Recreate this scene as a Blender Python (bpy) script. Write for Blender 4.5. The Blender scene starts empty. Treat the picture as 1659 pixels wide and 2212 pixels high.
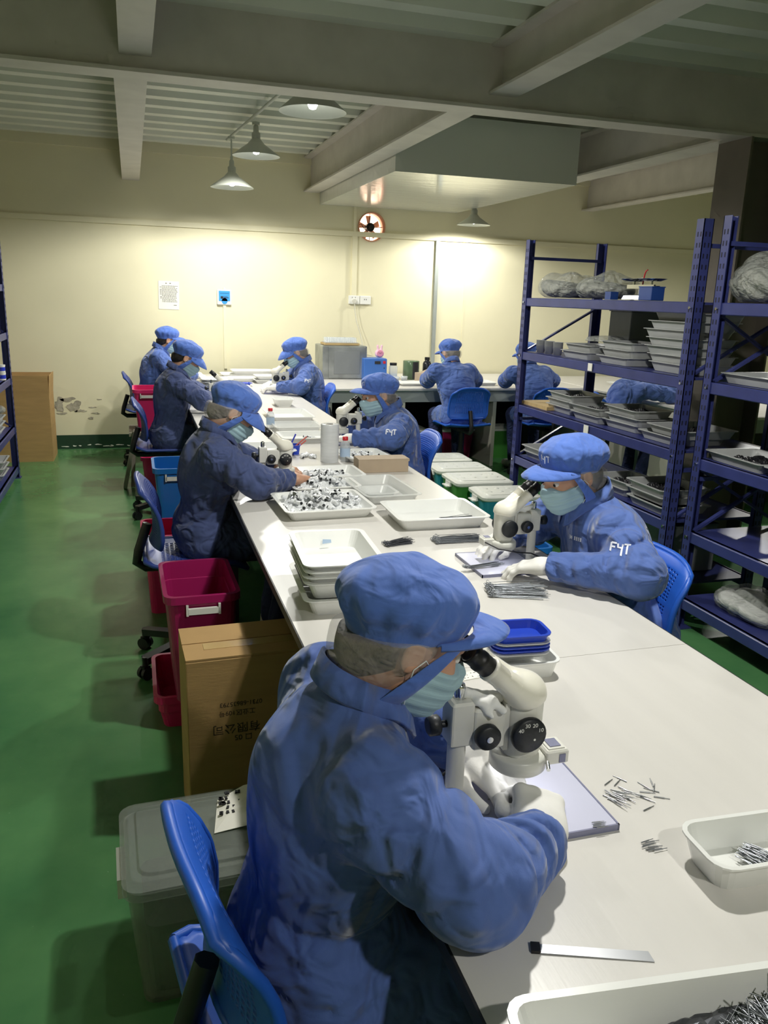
import bpy, bmesh, math, random
import numpy as np
from mathutils import Vector, Matrix, Euler
from mathutils.bvhtree import BVHTree

random.seed(7)
rng = np.random.default_rng(7)
SC = bpy.context.scene
COL = SC.collection
PI = math.pi

# ------------------------------------------------------------------ camera
cam_d = bpy.data.cameras.new('camera')
cam_d.sensor_fit = 'HORIZONTAL'
cam_d.sensor_width = 36.0
cam_d.lens = 36.0 * 1750.0 / 1659.0
cam_d.clip_start = 0.02
cam = bpy.data.objects.new('camera', cam_d)
COL.objects.link(cam)
_f = np.array([-546.5, -484.0, 1750.0]); _f /= np.linalg.norm(_f)
_r = np.array([5870.5, -280.0, 1750.0]); _r -= _f * _r.dot(_f); _r /= np.linalg.norm(_r)
_u = np.cross(_r, _f)
if _u[1] > 0: _u = -_u
# image-space axes (x right, y down, z forward) written in world coordinates
_R = np.array([[_r[0], -_r[1], -_r[2]], [_f[0], -_f[1], -_f[2]], [_u[0], -_u[1], -_u[2]]])
cam.matrix_world = Matrix.Translation((0, 0, 1.6)) @ Matrix(_R.tolist()).to_4x4()
SC.camera = cam

# ------------------------------------------------------------------ world, view
world = bpy.data.worlds.new('world'); SC.world = world
world.use_nodes = True
world.node_tree.nodes['Background'].inputs[0].default_value = (0.5, 0.52, 0.5, 1)
world.node_tree.nodes['Background'].inputs[1].default_value = 0.05
SC.view_settings.view_transform = 'Standard'
SC.view_settings.look = 'None'
SC.view_settings.exposure = 0.0
SC.view_settings.gamma = 1.0
SC.view_settings.use_curve_mapping = False
SC.cycles.use_denoising = True
SC.cycles.max_bounces = 5
SC.cycles.adaptive_threshold = 0.05
SC.cycles.adaptive_min_samples = 10
SC.cycles.diffuse_bounces = 4
SC.cycles.glossy_bounces = 2
SC.cycles.transmission_bounces = 2
SC.cycles.caustics_reflective = False
SC.cycles.caustics_refractive = False
SC.cycles.transparent_max_bounces = 7
SC.cycles.sample_clamp_indirect = 4.0
LAMP_W = 84.0          # watts of one pendant bulb

# ------------------------------------------------------------------ materials
def lin(c):
    c = c / 255.0
    return c / 12.92 if c <= 0.04045 else ((c + 0.055) / 1.055) ** 2.4
def rgb(r, g, b): return (lin(r), lin(g), lin(b), 1.0)

MATS = {}
def mat(name, col, rough=0.5, metal=0.0, var=0.0, vscale=6.0, bump=0.0, bscale=60.0, bdist=0.002,
        alpha=1.0, trans=0.0, emit=None, estr=0.0, sheen=0.0, coat=0.0, spec=0.5, stretch=None, sss=0.0):
    if name in MATS: return MATS[name]
    m = bpy.data.materials.new(name); MATS[name] = m
    m.use_nodes = True
    nt = m.node_tree; N = nt.nodes; L = nt.links
    b = N['Principled BSDF']
    b.inputs['Base Color'].default_value = col
    b.inputs['Roughness'].default_value = rough
    b.inputs['Metallic'].default_value = metal
    b.inputs['Specular IOR Level'].default_value = spec
    if alpha < 1: b.inputs['Alpha'].default_value = alpha
    if trans: b.inputs['Transmission Weight'].default_value = trans
    if sheen: b.inputs['Sheen Weight'].default_value = sheen
    if coat: b.inputs['Coat Weight'].default_value = coat
    if sss:
        b.inputs['Subsurface Weight'].default_value = sss
        b.inputs['Subsurface Radius'].default_value = (0.01, 0.005, 0.003)
    if emit:
        b.inputs['Emission Color'].default_value = emit
        b.inputs['Emission Strength'].default_value = estr
    tc = N.new('ShaderNodeTexCoord')
    src = tc.outputs['Object']
    if stretch:
        mp = N.new('ShaderNodeMapping'); mp.inputs['Scale'].default_value = stretch
        L.new(src, mp.inputs['Vector']); src = mp.outputs['Vector']
    if var > 0:
        n = N.new('ShaderNodeTexNoise'); n.inputs['Scale'].default_value = vscale
        n.inputs['Detail'].default_value = 5; L.new(src, n.inputs['Vector'])
        r = N.new('ShaderNodeValToRGB')
        lo = tuple(c * (1 - var) for c in col[:3]) + (1,)
        hi = tuple(min(1, c * (1 + var)) for c in col[:3]) + (1,)
        r.color_ramp.elements[0].position = 0.3; r.color_ramp.elements[0].color = lo
        r.color_ramp.elements[1].position = 0.7; r.color_ramp.elements[1].color = hi
        L.new(n.outputs['Fac'], r.inputs['Fac']); L.new(r.outputs['Color'], b.inputs['Base Color'])
    if bump > 0:
        n2 = N.new('ShaderNodeTexNoise'); n2.inputs['Scale'].default_value = bscale
        n2.inputs['Detail'].default_value = 4; L.new(src, n2.inputs['Vector'])
        bp = N.new('ShaderNodeBump'); bp.inputs['Strength'].default_value = bump
        bp.inputs['Distance'].default_value = bdist
        L.new(n2.outputs['Fac'], bp.inputs['Height']); L.new(bp.outputs['Normal'], b.inputs['Normal'])
    return m

def build_materials():
    mat('wall_paint', rgb(230, 224, 192), 0.55, var=0.04, vscale=1.5, bump=0.12, bscale=20)
    mat('steel_paint', rgb(200, 195, 187), 0.5, var=0.08, vscale=5, bump=0.15, bscale=30)
    mat('deck_paint', rgb(212, 214, 202), 0.45, var=0.05, vscale=3, bump=0.1, bscale=30)
    mat('soffit_gloss', rgb(214, 216, 208), 0.12, bump=0.3, bscale=3, bdist=0.006, stretch=(1, 8, 1))
    mat('column_paint', rgb(112, 104, 94), 0.6, var=0.12, vscale=4)
    mat('band_green', rgb(24, 58, 38), 0.6, var=0.3, vscale=6)
    mat('plaster', rgb(172, 166, 148), 0.9, var=0.3, vscale=18, bump=0.7, bscale=40, bdist=0.01)
    mat('white_plastic', rgb(232, 232, 226), 0.35)
    mat('tray_white', rgb(232, 233, 230), 0.28, var=0.02, vscale=8)
    mat('tray_shade_grey', rgb(178, 180, 180), 0.4, var=0.06, vscale=8)  # tray colour greyed so the shade on the shelves is painted in
    mat('tray_clear', rgb(228, 230, 228), 0.3, alpha=0.55)
    mat('tray_blue', rgb(38, 70, 190), 0.3)
    mat('laminate', rgb(214, 211, 206), 0.32, var=0.02, vscale=4, bump=0.06, bscale=24, stretch=(6, .6, 1))
    mat('table_edge', rgb(44, 44, 46), 0.5)
    mat('panel_dark', rgb(46, 46, 50), 0.6)
    mat('counter_grey', rgb(150, 156, 152), 0.55, var=0.04)
    mat('frame_cream', rgb(206, 203, 188), 0.5)
    mat('shelf_blue', rgb(54, 61, 118), 0.34, var=0.12, vscale=9, bump=0.05, bscale=60)
    mat('hole_dark', rgb(16, 17, 40), 0.7)
    mat('chrome', rgb(210, 212, 214), 0.12, metal=1.0)
    mat('steel', rgb(176, 178, 182), 0.28, metal=1.0)
    mat('galvanised', rgb(168, 172, 172), 0.42, metal=0.85, var=0.25, vscale=7)
    mat('lamp_shade_out', rgb(182, 186, 176), 0.5)
    mat('lamp_shade_in', rgb(235, 236, 232), 0.25, metal=0.4)
    mat('bulb', rgb(255, 255, 250), 0.4, emit=(1, 0.98, 0.92, 1), estr=14.0)
    mat('black_plastic', rgb(24, 24, 27), 0.42)
    mat('knob_black', rgb(30, 33, 38), 0.45, bump=0.2, bscale=200)
    mat('scope_cream', rgb(238, 235, 222), 0.28)
    mat('scope_grey', rgb(222, 221, 214), 0.38)
    mat('scope_ring', rgb(214, 214, 207), 0.35)
    mat('stage_plate', rgb(206, 207, 228), 0.16)
    mat('stage_edge', rgb(128, 130, 158), 0.35)
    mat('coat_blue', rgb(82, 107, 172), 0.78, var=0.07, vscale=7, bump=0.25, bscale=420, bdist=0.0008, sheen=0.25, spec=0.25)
    mat('coat_blue_shaded', rgb(68, 80, 122), 0.8, var=0.07, vscale=7, bump=0.2, bscale=420, bdist=0.0008, sheen=0.2, spec=0.25)  # coat blue darkened: shade on the left-side workers put into the colour
    mat('cap_blue', rgb(82, 114, 192), 0.8, var=0.05, vscale=9, bump=0.2, bscale=420, bdist=0.0008, sheen=0.25, spec=0.25)
    mat('trousers', rgb(34, 44, 84), 0.85, var=0.15, bump=0.3, bscale=90)
    mat('shoe', rgb(182, 178, 166), 0.6)
    mat('skin', rgb(198, 152, 126), 0.5, var=0.06, vscale=25, sss=0.12)
    mat('hair', rgb(30, 25, 23), 0.5, bump=0.6, bscale=180, bdist=0.002, stretch=(3, .5, 1))
    mat('hairnet', rgb(220, 212, 204), 0.5, alpha=0.28, bump=0.4, bscale=40, bdist=0.004)
    mat('mask_cloth', rgb(166, 198, 208), 0.75, bump=0.5, bscale=26, bdist=0.004, stretch=(.2, .2, 6))
    mat('mask_edge', rgb(225, 232, 235), 0.7)
    mat('glove', rgb(236, 234, 230), 0.7, bump=0.25, bscale=300, bdist=0.0008)
    mat('glove_blue', rgb(92, 150, 205), 0.5)
    mat('eye_white', rgb(225, 220, 215), 0.2)
    mat('eye_dark', rgb(18, 14, 12), 0.2)
    mat('embroidery', rgb(228, 232, 245), 0.6)
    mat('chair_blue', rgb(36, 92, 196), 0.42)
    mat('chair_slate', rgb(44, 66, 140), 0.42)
    mat('bin_magenta', rgb(160, 28, 92), 0.35)
    mat('bin_pink', rgb(214, 42, 110), 0.35)
    mat('bin_blue', rgb(30, 110, 190), 0.3)
    mat('bin_teal', rgb(40, 140, 160), 0.35)
    mat('bin_green', rgb(70, 140, 60), 0.35)
    mat('bin_clear', rgb(150, 158, 150), 0.22, alpha=0.42)
    mat('lid_white', rgb(224, 226, 218), 0.35)
    mat('cardboard', rgb(176, 142, 92), 0.8, var=0.08, vscale=5, bump=0.2, bscale=30, stretch=(1, 1, 6))
    mat('cardboard_light', rgb(178, 160, 138), 0.8, var=0.06, vscale=9)
    mat('cardboard_ink', rgb(62, 50, 34), 0.8)
    mat('tape', rgb(196, 166, 112), 0.15, coat=0.6)
    mat('wood', rgb(190, 164, 116), 0.6, var=0.12, vscale=5, stretch=(1, 12, 1))
    mat('paper', rgb(238, 236, 226), 0.8)
    mat('ink_grey', rgb(120, 118, 112), 0.8)
    mat('ink_dark', rgb(40, 40, 44), 0.8)
    mat('tissue', rgb(240, 240, 238), 0.85, bump=0.3, bscale=60)
    mat('cap_part', rgb(226, 228, 230), 0.3)
    mat('cap_part_dark', rgb(30, 32, 36), 0.4)
    mat('film_roll', rgb(226, 229, 232), 0.2, alpha=0.88, var=0.06, vscale=14, stretch=(1, 1, 6))
    mat('bottle_clear', rgb(226, 232, 236), 0.1, alpha=0.4)
    mat('red_plastic', rgb(200, 40, 52), 0.4)
    mat('label_blue', rgb(176, 198, 224), 0.5)
    mat('screen_blue', rgb(60, 150, 220), 0.3)
    mat('appliance_blue', rgb(64, 112, 190), 0.4, var=0.05)
    mat('pink_soft', rgb(240, 196, 214), 0.45)
    mat('pink_deep', rgb(226, 150, 176), 0.45)
    mat('green_glass', rgb(96, 122, 92), 0.15, alpha=0.8)
    mat('bottle_black', rgb(22, 24, 34), 0.3)
    mat('bag_plastic', rgb(198, 202, 196), 0.12, alpha=0.38, bump=0.7, bscale=22, bdist=0.02)
    mat('bag_content', rgb(142, 142, 132), 0.7, var=0.35, vscale=16, bump=0.7, bscale=40, bdist=0.01)
    mat('dark_parts', rgb(34, 34, 38), 0.45, metal=0.3, var=0.5, vscale=60)
    mat('wire_grey', rgb(150, 154, 160), 0.3, metal=0.9)
    mat('wire_dark', rgb(96, 98, 104), 0.35, metal=0.8)
    mat('box_grey', rgb(122, 126, 128), 0.5, var=0.05)
    mat('fan_glow', rgb(255, 214, 176), 0.6, emit=(1.0, 0.80, 0.60, 1), estr=3.2)
    mat('fan_ring', rgb(206, 148, 116), 0.4)
    mat('cable_white', rgb(206, 204, 192), 0.5)
    mat('cable_dark', rgb(40, 40, 42), 0.5)
    mat('stool_wood', rgb(150, 146, 130), 0.7, var=0.2, vscale=10, bump=0.3)
    mat('box_blue', rgb(36, 70, 140), 0.4)
    mat('coat_seam', rgb(40, 56, 112), 0.8)
    mat('fan_blade', rgb(226, 206, 186), 0.4)
    mat('bin_fill', rgb(70, 74, 70), 0.7, var=.3, vscale=12)
    mat('led_white', rgb(255, 255, 255), 0.4, emit=(.95, .97, 1, 1), estr=3.0)
    mat('pen_blue', rgb(40, 60, 190), 0.4)
    mat('pen_red', rgb(200, 90, 80), 0.4)
    # floor: worn green epoxy
    m = bpy.data.materials.new('floor_epoxy'); MATS['floor_epoxy'] = m; m.use_nodes = True
    nt = m.node_tree; N = nt.nodes; L = nt.links; b = N['Principled BSDF']
    tc = N.new('ShaderNodeTexCoord'); n = N.new('ShaderNodeTexNoise'); n.inputs['Scale'].default_value = 1.1
    n.inputs['Detail'].default_value = 6; n.inputs['Roughness'].default_value = 0.6
    L.new(tc.outputs['Object'], n.inputs['Vector'])
    r = N.new('ShaderNodeValToRGB')
    r.color_ramp.elements[0].position = 0.3; r.color_ramp.elements[0].color = rgb(58, 112, 70)
    r.color_ramp.elements[1].position = 0.72; r.color_ramp.elements[1].color = rgb(98, 148, 94)
    L.new(n.outputs['Fac'], r.inputs['Fac'])
    n2 = N.new('ShaderNodeTexNoise'); n2.inputs['Scale'].default_value = 90; L.new(tc.outputs['Object'], n2.inputs['Vector'])
    sp = N.new('ShaderNodeValToRGB'); sp.color_ramp.elements[0].position = 0.76; sp.color_ramp.elements[0].color = (0, 0, 0, 1)
    sp.color_ramp.elements[1].position = 0.8; sp.color_ramp.elements[1].color = (1, 1, 1, 1)
    L.new(n2.outputs['Fac'], sp.inputs['Fac'])
    mx = N.new('ShaderNodeMixRGB'); L.new(sp.outputs['Color'], mx.inputs['Fac']); L.new(r.outputs['Color'], mx.inputs['Color1'])
    mx.inputs['Color2'].default_value = rgb(120, 160, 120)
    L.new(mx.outputs['Color'], b.inputs['Base Color'])
    b.inputs['Roughness'].default_value = 0.24
    bp = N.new('ShaderNodeBump'); bp.inputs['Strength'].default_value = 0.12; bp.inputs['Distance'].default_value = 0.01
    n3 = N.new('ShaderNodeTexNoise'); n3.inputs['Scale'].default_value = 7; L.new(tc.outputs['Object'], n3.inputs['Vector'])
    L.new(n3.outputs['Fac'], bp.inputs['Height']); L.new(bp.outputs['Normal'], b.inputs['Normal'])
build_materials()
def add_wrinkles(name, scale, dist, stretch=(1, 1, .55), ridge=0.0):
    """soft cloth folds: strongly distorted noise laid over the weave bump"""
    m = MATS[name]; nt = m.node_tree; N = nt.nodes; L = nt.links; b = N['Principled BSDF']
    old = b.inputs['Normal'].links[0].from_socket if b.inputs['Normal'].links else None
    tc = N.new('ShaderNodeTexCoord'); acc = None
    for k, (sc, am, st) in enumerate(((scale, 1.0, stretch), (scale*1.9, .42, (stretch[0]*.6, stretch[1], stretch[2]*2)))):
        mp = N.new('ShaderNodeMapping'); mp.inputs['Scale'].default_value = st; mp.inputs['Rotation'].default_value = (.5 + k, .3, .7*k)
        L.new(tc.outputs['Object'], mp.inputs['Vector'])
        n = N.new('ShaderNodeTexNoise'); n.inputs['Scale'].default_value = sc; n.inputs['Detail'].default_value = 1.6; n.inputs['Distortion'].default_value = 1.6
        n.inputs['Roughness'].default_value = .42
        L.new(mp.outputs['Vector'], n.inputs['Vector'])
        e = N.new('ShaderNodeMath'); e.operation = 'MULTIPLY'; e.inputs[1].default_value = am; L.new(n.outputs['Fac'], e.inputs[0])
        if acc is None: acc = e.outputs[0]
        else:
            f = N.new('ShaderNodeMath'); f.operation = 'ADD'; L.new(acc, f.inputs[0]); L.new(e.outputs[0], f.inputs[1]); acc = f.outputs[0]
    bp = N.new('ShaderNodeBump'); bp.inputs['Strength'].default_value = .8; bp.inputs['Distance'].default_value = dist
    L.new(acc, bp.inputs['Height'])
    if old: L.new(old, bp.inputs['Normal'])
    L.new(bp.outputs['Normal'], b.inputs['Normal'])
add_wrinkles('coat_blue', 6.0, .075); add_wrinkles('coat_blue_shaded', 6.0, .075); add_wrinkles('cap_blue', 10, .018); add_wrinkles('trousers', 8, .05)
add_wrinkles('bag_plastic', 12, .05, (1, 1, 1)); add_wrinkles('hairnet', 16, .012, (1, 1, 1))

# ------------------------------------------------------------------ object helpers
def link(o, parent=None):
    COL.objects.link(o)
    if parent is not None: o.parent = parent
    return o
def tag(o, label=None, cat=None, group=None, kind=None):
    if label: o['label'] = label
    if cat: o['category'] = cat
    if group: o['group'] = group
    if kind: o['kind'] = kind
    return o
def thing(name, label, cat, loc=(0, 0, 0), rotz=0.0, group=None):
    o = bpy.data.objects.new(name, None); o.empty_display_size = 0.05
    link(o); o.location = loc; o.rotation_euler = (0, 0, rotz)
    return tag(o, label, cat, group)
def obj(name, me, m=None, parent=None, loc=None, rot=None, smooth=None):
    if isinstance(me, MB): me = me.mesh(name)
    if m is not None:
        me.materials.clear()
        for k in (m if isinstance(m, (list, tuple)) else [m]): me.materials.append(MATS[k])
    o = bpy.data.objects.new(name, me); link(o, parent)
    if loc is not None: o.location = loc
    if rot is not None: o.rotation_euler = rot
    return o
def struct(name, me, m, label=None, parent=None):
    o = obj(name, me, m, parent)
    o['kind'] = 'structure'
    if label: o['label'] = label
    return o
def dup(root, loc=None, rotz=None, label=None, group=None, scale=None):
    r = root.copy(); COL.objects.link(r)
    if loc is not None: r.location = loc
    if rotz is not None: r.rotation_euler = (0, 0, rotz)
    if label: r['label'] = label
    if group: r['group'] = group
    if scale: r.scale = (scale, scale, scale)
    for ch in list(root.children):
        c = ch.copy(); COL.objects.link(c); c.parent = r
        for g in list(ch.children):
            d = g.copy(); COL.objects.link(d); d.parent = c
    return r

# ------------------------------------------------------------------ mesh builder
def V3(*a): return np.array(a, float)
def frame(d):
    d = np.asarray(d, float); d = d / (np.linalg.norm(d) + 1e-12)
    a = V3(0, 0, 1) if abs(d[2]) < 0.9 else V3(1, 0, 0)
    u = np.cross(a, d); u /= np.linalg.norm(u)
    return u, np.cross(d, u), d
def rrect(w, d, r, n=4):
    r = max(min(r, w / 2 - 1e-4, d / 2 - 1e-4), 1e-4); P = []
    for cx, cy, a0 in ((w/2-r, d/2-r, 0), (-w/2+r, d/2-r, PI/2), (-w/2+r, -d/2+r, PI), (w/2-r, -d/2+r, 1.5*PI)):
        for k in range(n + 1):
            a = a0 + PI / 2 * k / n; P.append((cx + r * math.cos(a), cy + r * math.sin(a)))
    return P
class MB:
    def __init__(s): s.v = []; s.f = []; s.m = []; s.sm = []
    def add(s, v, f, mi=0, sm=False):
        o = len(s.v); s.v.extend([tuple(map(float, p)) for p in v])
        for q in f: s.f.append(tuple(i + o for i in q)); s.m.append(mi); s.sm.append(sm)
        return s
    def box(s, c, size, rot=None, mi=0, bev=0.0):
        x, y, z = [k / 2 for k in size]; c = np.array(c, float)
        if bev > 0:
            R = np.array(Euler(rot).to_matrix()) if rot is not None else np.eye(3)
            b = min(bev, x*.99, y*.99, z*.99)
            rings = []
            for zz, ins in ((-z, b), (-z + b, 0), (z - b, 0), (z, b)):
                rings.append([(px, py, zz) for px, py in rrect(2*(x-ins), 2*(y-ins), b if ins == 0 else b*.5, 2)])
            n = len(rings[0]); vs = [R @ np.array(p) + c for r in rings for p in r]; fs = []
            for k in range(3):
                for i in range(n): fs.append((k*n+i, k*n+(i+1) % n, (k+1)*n+(i+1) % n, (k+1)*n+i))
            fs.append(tuple(range(n))[::-1]); fs.append(tuple(range(3*n, 4*n)))
            return s.add(vs, fs, mi)
        P = [(-x,-y,-z),(x,-y,-z),(x,y,-z),(-x,y,-z),(-x,-y,z),(x,-y,z),(x,y,z),(-x,y,z)]
        if rot is not None:
            R = np.array(Euler(rot).to_matrix()); P = [R @ np.array(p) for p in P]
        P = [np.array(p) + c for p in P]
        return s.add(P, [(0,3,2,1),(4,5,6,7),(0,1,5,4),(1,2,6,5),(2,3,7,6),(3,0,4,7)], mi)
    def span(s, a, b, mi=0, bev=0.0):      # axis aligned box between two corners
        a = np.array(a, float); b = np.array(b, float)
        return s.box((a + b) / 2, np.abs(b - a), None, mi, bev)
    def bar(s, a, b, w, h, mi=0):          # rectangular bar from a to b
        a = np.array(a, float); b = np.array(b, float); u, v, d = frame(b - a)
        P = []
        for p in (a, b):
            for i, j in ((-1,-1),(1,-1),(1,1),(-1,1)): P.append(p + u*i*w/2 + v*j*h/2)
        return s.add(P, [(0,3,2,1),(4,5,6,7),(0,1,5,4),(1,2,6,5),(2,3,7,6),(3,0,4,7)], mi)
    def cyl(s, a, b, r0, r1=None, n=16, mi=0, caps=True, sm=True):
        if r1 is None: r1 = r0
        a = np.array(a, float); b = np.array(b, float); u, v, d = frame(b - a); P = []
        for p, r in ((a, r0), (b, r1)):
            for k in range(n):
                t = 2*PI*k/n; P.append(p + r*(math.cos(t)*u + math.sin(t)*v))
        s.add(P, [(i, (i+1) % n, n+(i+1) % n, n+i) for i in range(n)], mi, sm)
        if caps:
            s.add(P[:n], [tuple(range(n))[::-1]], mi); s.add(P[n:], [tuple(range(n))], mi)
        return s
    def lathe(s, prof, n=24, mi=0, c=(0,0,0), axis=(0,0,1), sm=True, cap=True):
        c = np.array(c, float); u, v, d = frame(axis); P = []; m = len(prof)
        for r, z in prof:
            for k in range(n):
                t = 2*PI*k/n; P.append(c + d*z + r*(math.cos(t)*u + math.sin(t)*v))
        F = []
        for j in range(m-1):
            for i in range(n): F.append((j*n+i, j*n+(i+1) % n, (j+1)*n+(i+1) % n, (j+1)*n+i))
        s.add(P, F, mi, sm)
        if cap:
            if prof[0][0] > 1e-5: s.add(P[:n], [tuple(range(n))[::-1]], mi)
            if prof[-1][0] > 1e-5: s.add(P[-n:], [tuple(range(n))], mi)
        return s
    def tube(s, pts, r, n=8, mi=0, sm=True):
        pts = [np.array(p, float) for p in pts]; m = len(pts); P = []
        rs = r if hasattr(r, '__len__') else [r]*m
        u = None
        for j, p in enumerate(pts):
            d = pts[min(j+1, m-1)] - pts[max(j-1, 0)]; d /= np.linalg.norm(d) + 1e-12
            if u is None: u = frame(d)[0]
            u = u - d*u.dot(d); u /= np.linalg.norm(u); v = np.cross(d, u)
            for k in range(n):
                t = 2*PI*k/n; P.append(p + rs[j]*(math.cos(t)*u + math.sin(t)*v))
        F = []
        for j in range(m-1):
            for i in range(n): F.append((j*n+i, j*n+(i+1) % n, (j+1)*n+(i+1) % n, (j+1)*n+i))
        s.add(P, F, mi, sm); s.add(P[:n], [tuple(range(n))[::-1]], mi); s.add(P[-n:], [tuple(range(n))], mi)
        return s
    def rings(s, R, mi=0, sm=False, c=(0,0,0), caps=(True, True), n=4):   # loft of rounded rectangles (w,d,r,z[,ox,oy])
        P = []; c = np.array(c, float)
        for q in R:
            ox, oy = (q[4], q[5]) if len(q) > 4 else (0, 0)
            for x, y in rrect(q[0], q[1], q[2], n): P.append(c + np.array([x+ox, y+oy, q[3]]))
        k = 4*(n+1); F = []
        for j in range(len(R)-1):
            for i in range(k): F.append((j*k+i, j*k+(i+1) % k, (j+1)*k+(i+1) % k, (j+1)*k+i))
        s.add(P, F, mi, sm)
        if caps[0]: s.add(P[:k], [tuple(range(k))[::-1]], mi)
        if caps[1]: s.add(P[-k:], [tuple(range(k))], mi)
        return s
    def poly(s, pts, z0, z1, mi=0):   # vertical prism over xy outline
        n = len(pts); P = [(x, y, z0) for x, y in pts] + [(x, y, z1) for x, y in pts]
        s.add(P, [(i, (i+1) % n, n+(i+1) % n, n+i) for i in range(n)] + [tuple(range(n))[::-1], tuple(range(n, 2*n))], mi)
        return s
    def mesh(s, name='mesh'):
        me = bpy.data.meshes.new(name); me.from_pydata(s.v, [], s.f); me.update()
        if s.f:
            me.polygons.foreach_set('material_index', s.m); me.polygons.foreach_set('use_smooth', s.sm)
        bm = bmesh.new(); bm.from_mesh(me); bmesh.ops.recalc_face_normals(bm, faces=bm.faces); bm.to_mesh(me); bm.free()
        return me

# ------------------------------------------------------------------ implicit surfaces (smooth bodies)
def smin(a, b, k):
    h = np.clip(0.5 + 0.5*(b - a)/k, 0, 1)
    return b*(1-h) + a*h - k*h*(1-h)
def smax(a, b, k): return -smin(-a, -b, k)
def rcone(p, a, b, ra, rb):
    a = np.asarray(a, float); b = np.asarray(b, float); ab = b - a
    t = np.clip(((p - a) @ ab) / (ab @ ab + 1e-12), 0, 1)
    q = p - a - t[:, None]*ab
    return np.sqrt((q*q).sum(1)) - (ra + (rb - ra)*t)
def ell(p, c, r, R=None):
    q = p - np.asarray(c, float)
    if R is not None: q = q @ R
    r = np.asarray(r, float); k0 = np.sqrt(((q/r)**2).sum(1)); k1 = np.sqrt(((q/(r*r))**2).sum(1))
    return k0*(k0 - 1)/(k1 + 1e-9)
def rbox(p, c, h, r, R=None):
    q = p - np.asarray(c, float)
    if R is not None: q = q @ R
    q = np.abs(q) - (np.asarray(h, float) - r)
    return np.sqrt((np.maximum(q, 0)**2).sum(1)) + np.minimum(q.max(1), 0) - r
def rotx(a): c, s = math.cos(a), math.sin(a); return np.array([[1,0,0],[0,c,-s],[0,s,c]])
def roty(a): c, s = math.cos(a), math.sin(a); return np.array([[c,0,s],[0,1,0],[-s,0,c]])
def rotz_(a): c, s = math.cos(a), math.sin(a); return np.array([[c,-s,0],[s,c,0],[0,0,1]])
def surface(fn, lo, hi, h, name='surf'):
    lo = np.array(lo, float); n = np.ceil((np.array(hi, float) - lo)/h).astype(int) + 1
    ax = [lo[i] + h*np.arange(n[i]) for i in range(3)]
    G = np.stack(np.meshgrid(*ax, indexing='ij'), -1).reshape(-1, 3)
    Vv = fn(G).reshape(n)
    ins = Vv < 0
    c = np.zeros(tuple(n-1), int)
    for dx in (0,1):
        for dy in (0,1):
            for dz in (0,1): c += ins[dx:n[0]-1+dx, dy:n[1]-1+dy, dz:n[2]-1+dz]
    cells = np.argwhere((c > 0) & (c < 8))
    idx = -np.ones(tuple(n-1), int); idx[tuple(cells.T)] = np.arange(len(cells))
    acc = np.zeros((len(cells), 3)); cnt = np.zeros(len(cells))
    corner = [(0,0,0),(1,0,0),(0,1,0),(1,1,0),(0,0,1),(1,0,1),(0,1,1),(1,1,1)]
    for a in range(8):
        for b in range(a+1, 8):
            d = np.array(corner[b]) - np.array(corner[a])
            if np.abs(d).sum() != 1: continue
            va = Vv[tuple((cells + corner[a]).T)]; vb = Vv[tuple((cells + corner[b]).T)]
            m = (va < 0) != (vb < 0); t = np.where(m, va/(va - vb + 1e-15), 0)
            acc[m] += (np.array(corner[a]) + t[:, None]*d)[m]; cnt[m] += 1
    vert = lo + h*(cells + acc/cnt[:, None])
    faces = []
    for ax_ in range(3):
        o1, o2 = (ax_+1) % 3, (ax_+2) % 3
        s0 = [slice(None)]*3; s1 = [slice(None)]*3; s0[ax_] = slice(0, -1); s1[ax_] = slice(1, None)
        A = ins[tuple(s0)]; B = ins[tuple(s1)]
        e = np.argwhere(A != B)
        e = e[(e[:, o1] > 0) & (e[:, o2] > 0) & (e[:, o1] < n[o1]-1) & (e[:, o2] < n[o2]-1)]
        fl = A[tuple(e.T)]
        q = []
        for d1, d2 in ((-1,-1),(0,-1),(0,0),(-1,0)):
            k = e.copy(); k[:, o1] += d1; k[:, o2] += d2; q.append(idx[tuple(k.T)])
        q = np.stack(q, 1); q[~fl] = q[~fl][:, ::-1]; faces.append(q)
    F = np.concatenate(faces)
    me = bpy.data.meshes.new(name)
    me.vertices.add(len(vert)); me.vertices.foreach_set('co', vert.ravel())
    me.loops.add(F.size); me.loops.foreach_set('vertex_index', F.ravel().astype(np.int32))
    me.polygons.add(len(F)); me.polygons.foreach_set('loop_start', np.arange(0, F.size, 4, dtype=np.int32))
    me.polygons.foreach_set('loop_total', np.full(len(F), 4, dtype=np.int32))
    me.polygons.foreach_set('use_smooth', np.ones(len(F), bool))
    me.update(calc_edges=True); me.validate()
    return me
def wob(p, f, ph):
    x, y, z = p[:, 0]*f, p[:, 1]*f, p[:, 2]*f
    return (np.sin(x + 1.7*np.sin(0.8*y + ph) + ph) + np.sin(1.1*y + 1.5*np.sin(0.9*z + 2*ph) + 1.3) +
            np.sin(0.9*z + 1.6*np.sin(0.7*x + 3*ph) + 4.1)) / 3.0
def bvh_of(me):
    return BVHTree.FromPolygons([v.co.copy() for v in me.vertices], [tuple(p.vertices) for p in me.polygons])
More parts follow.
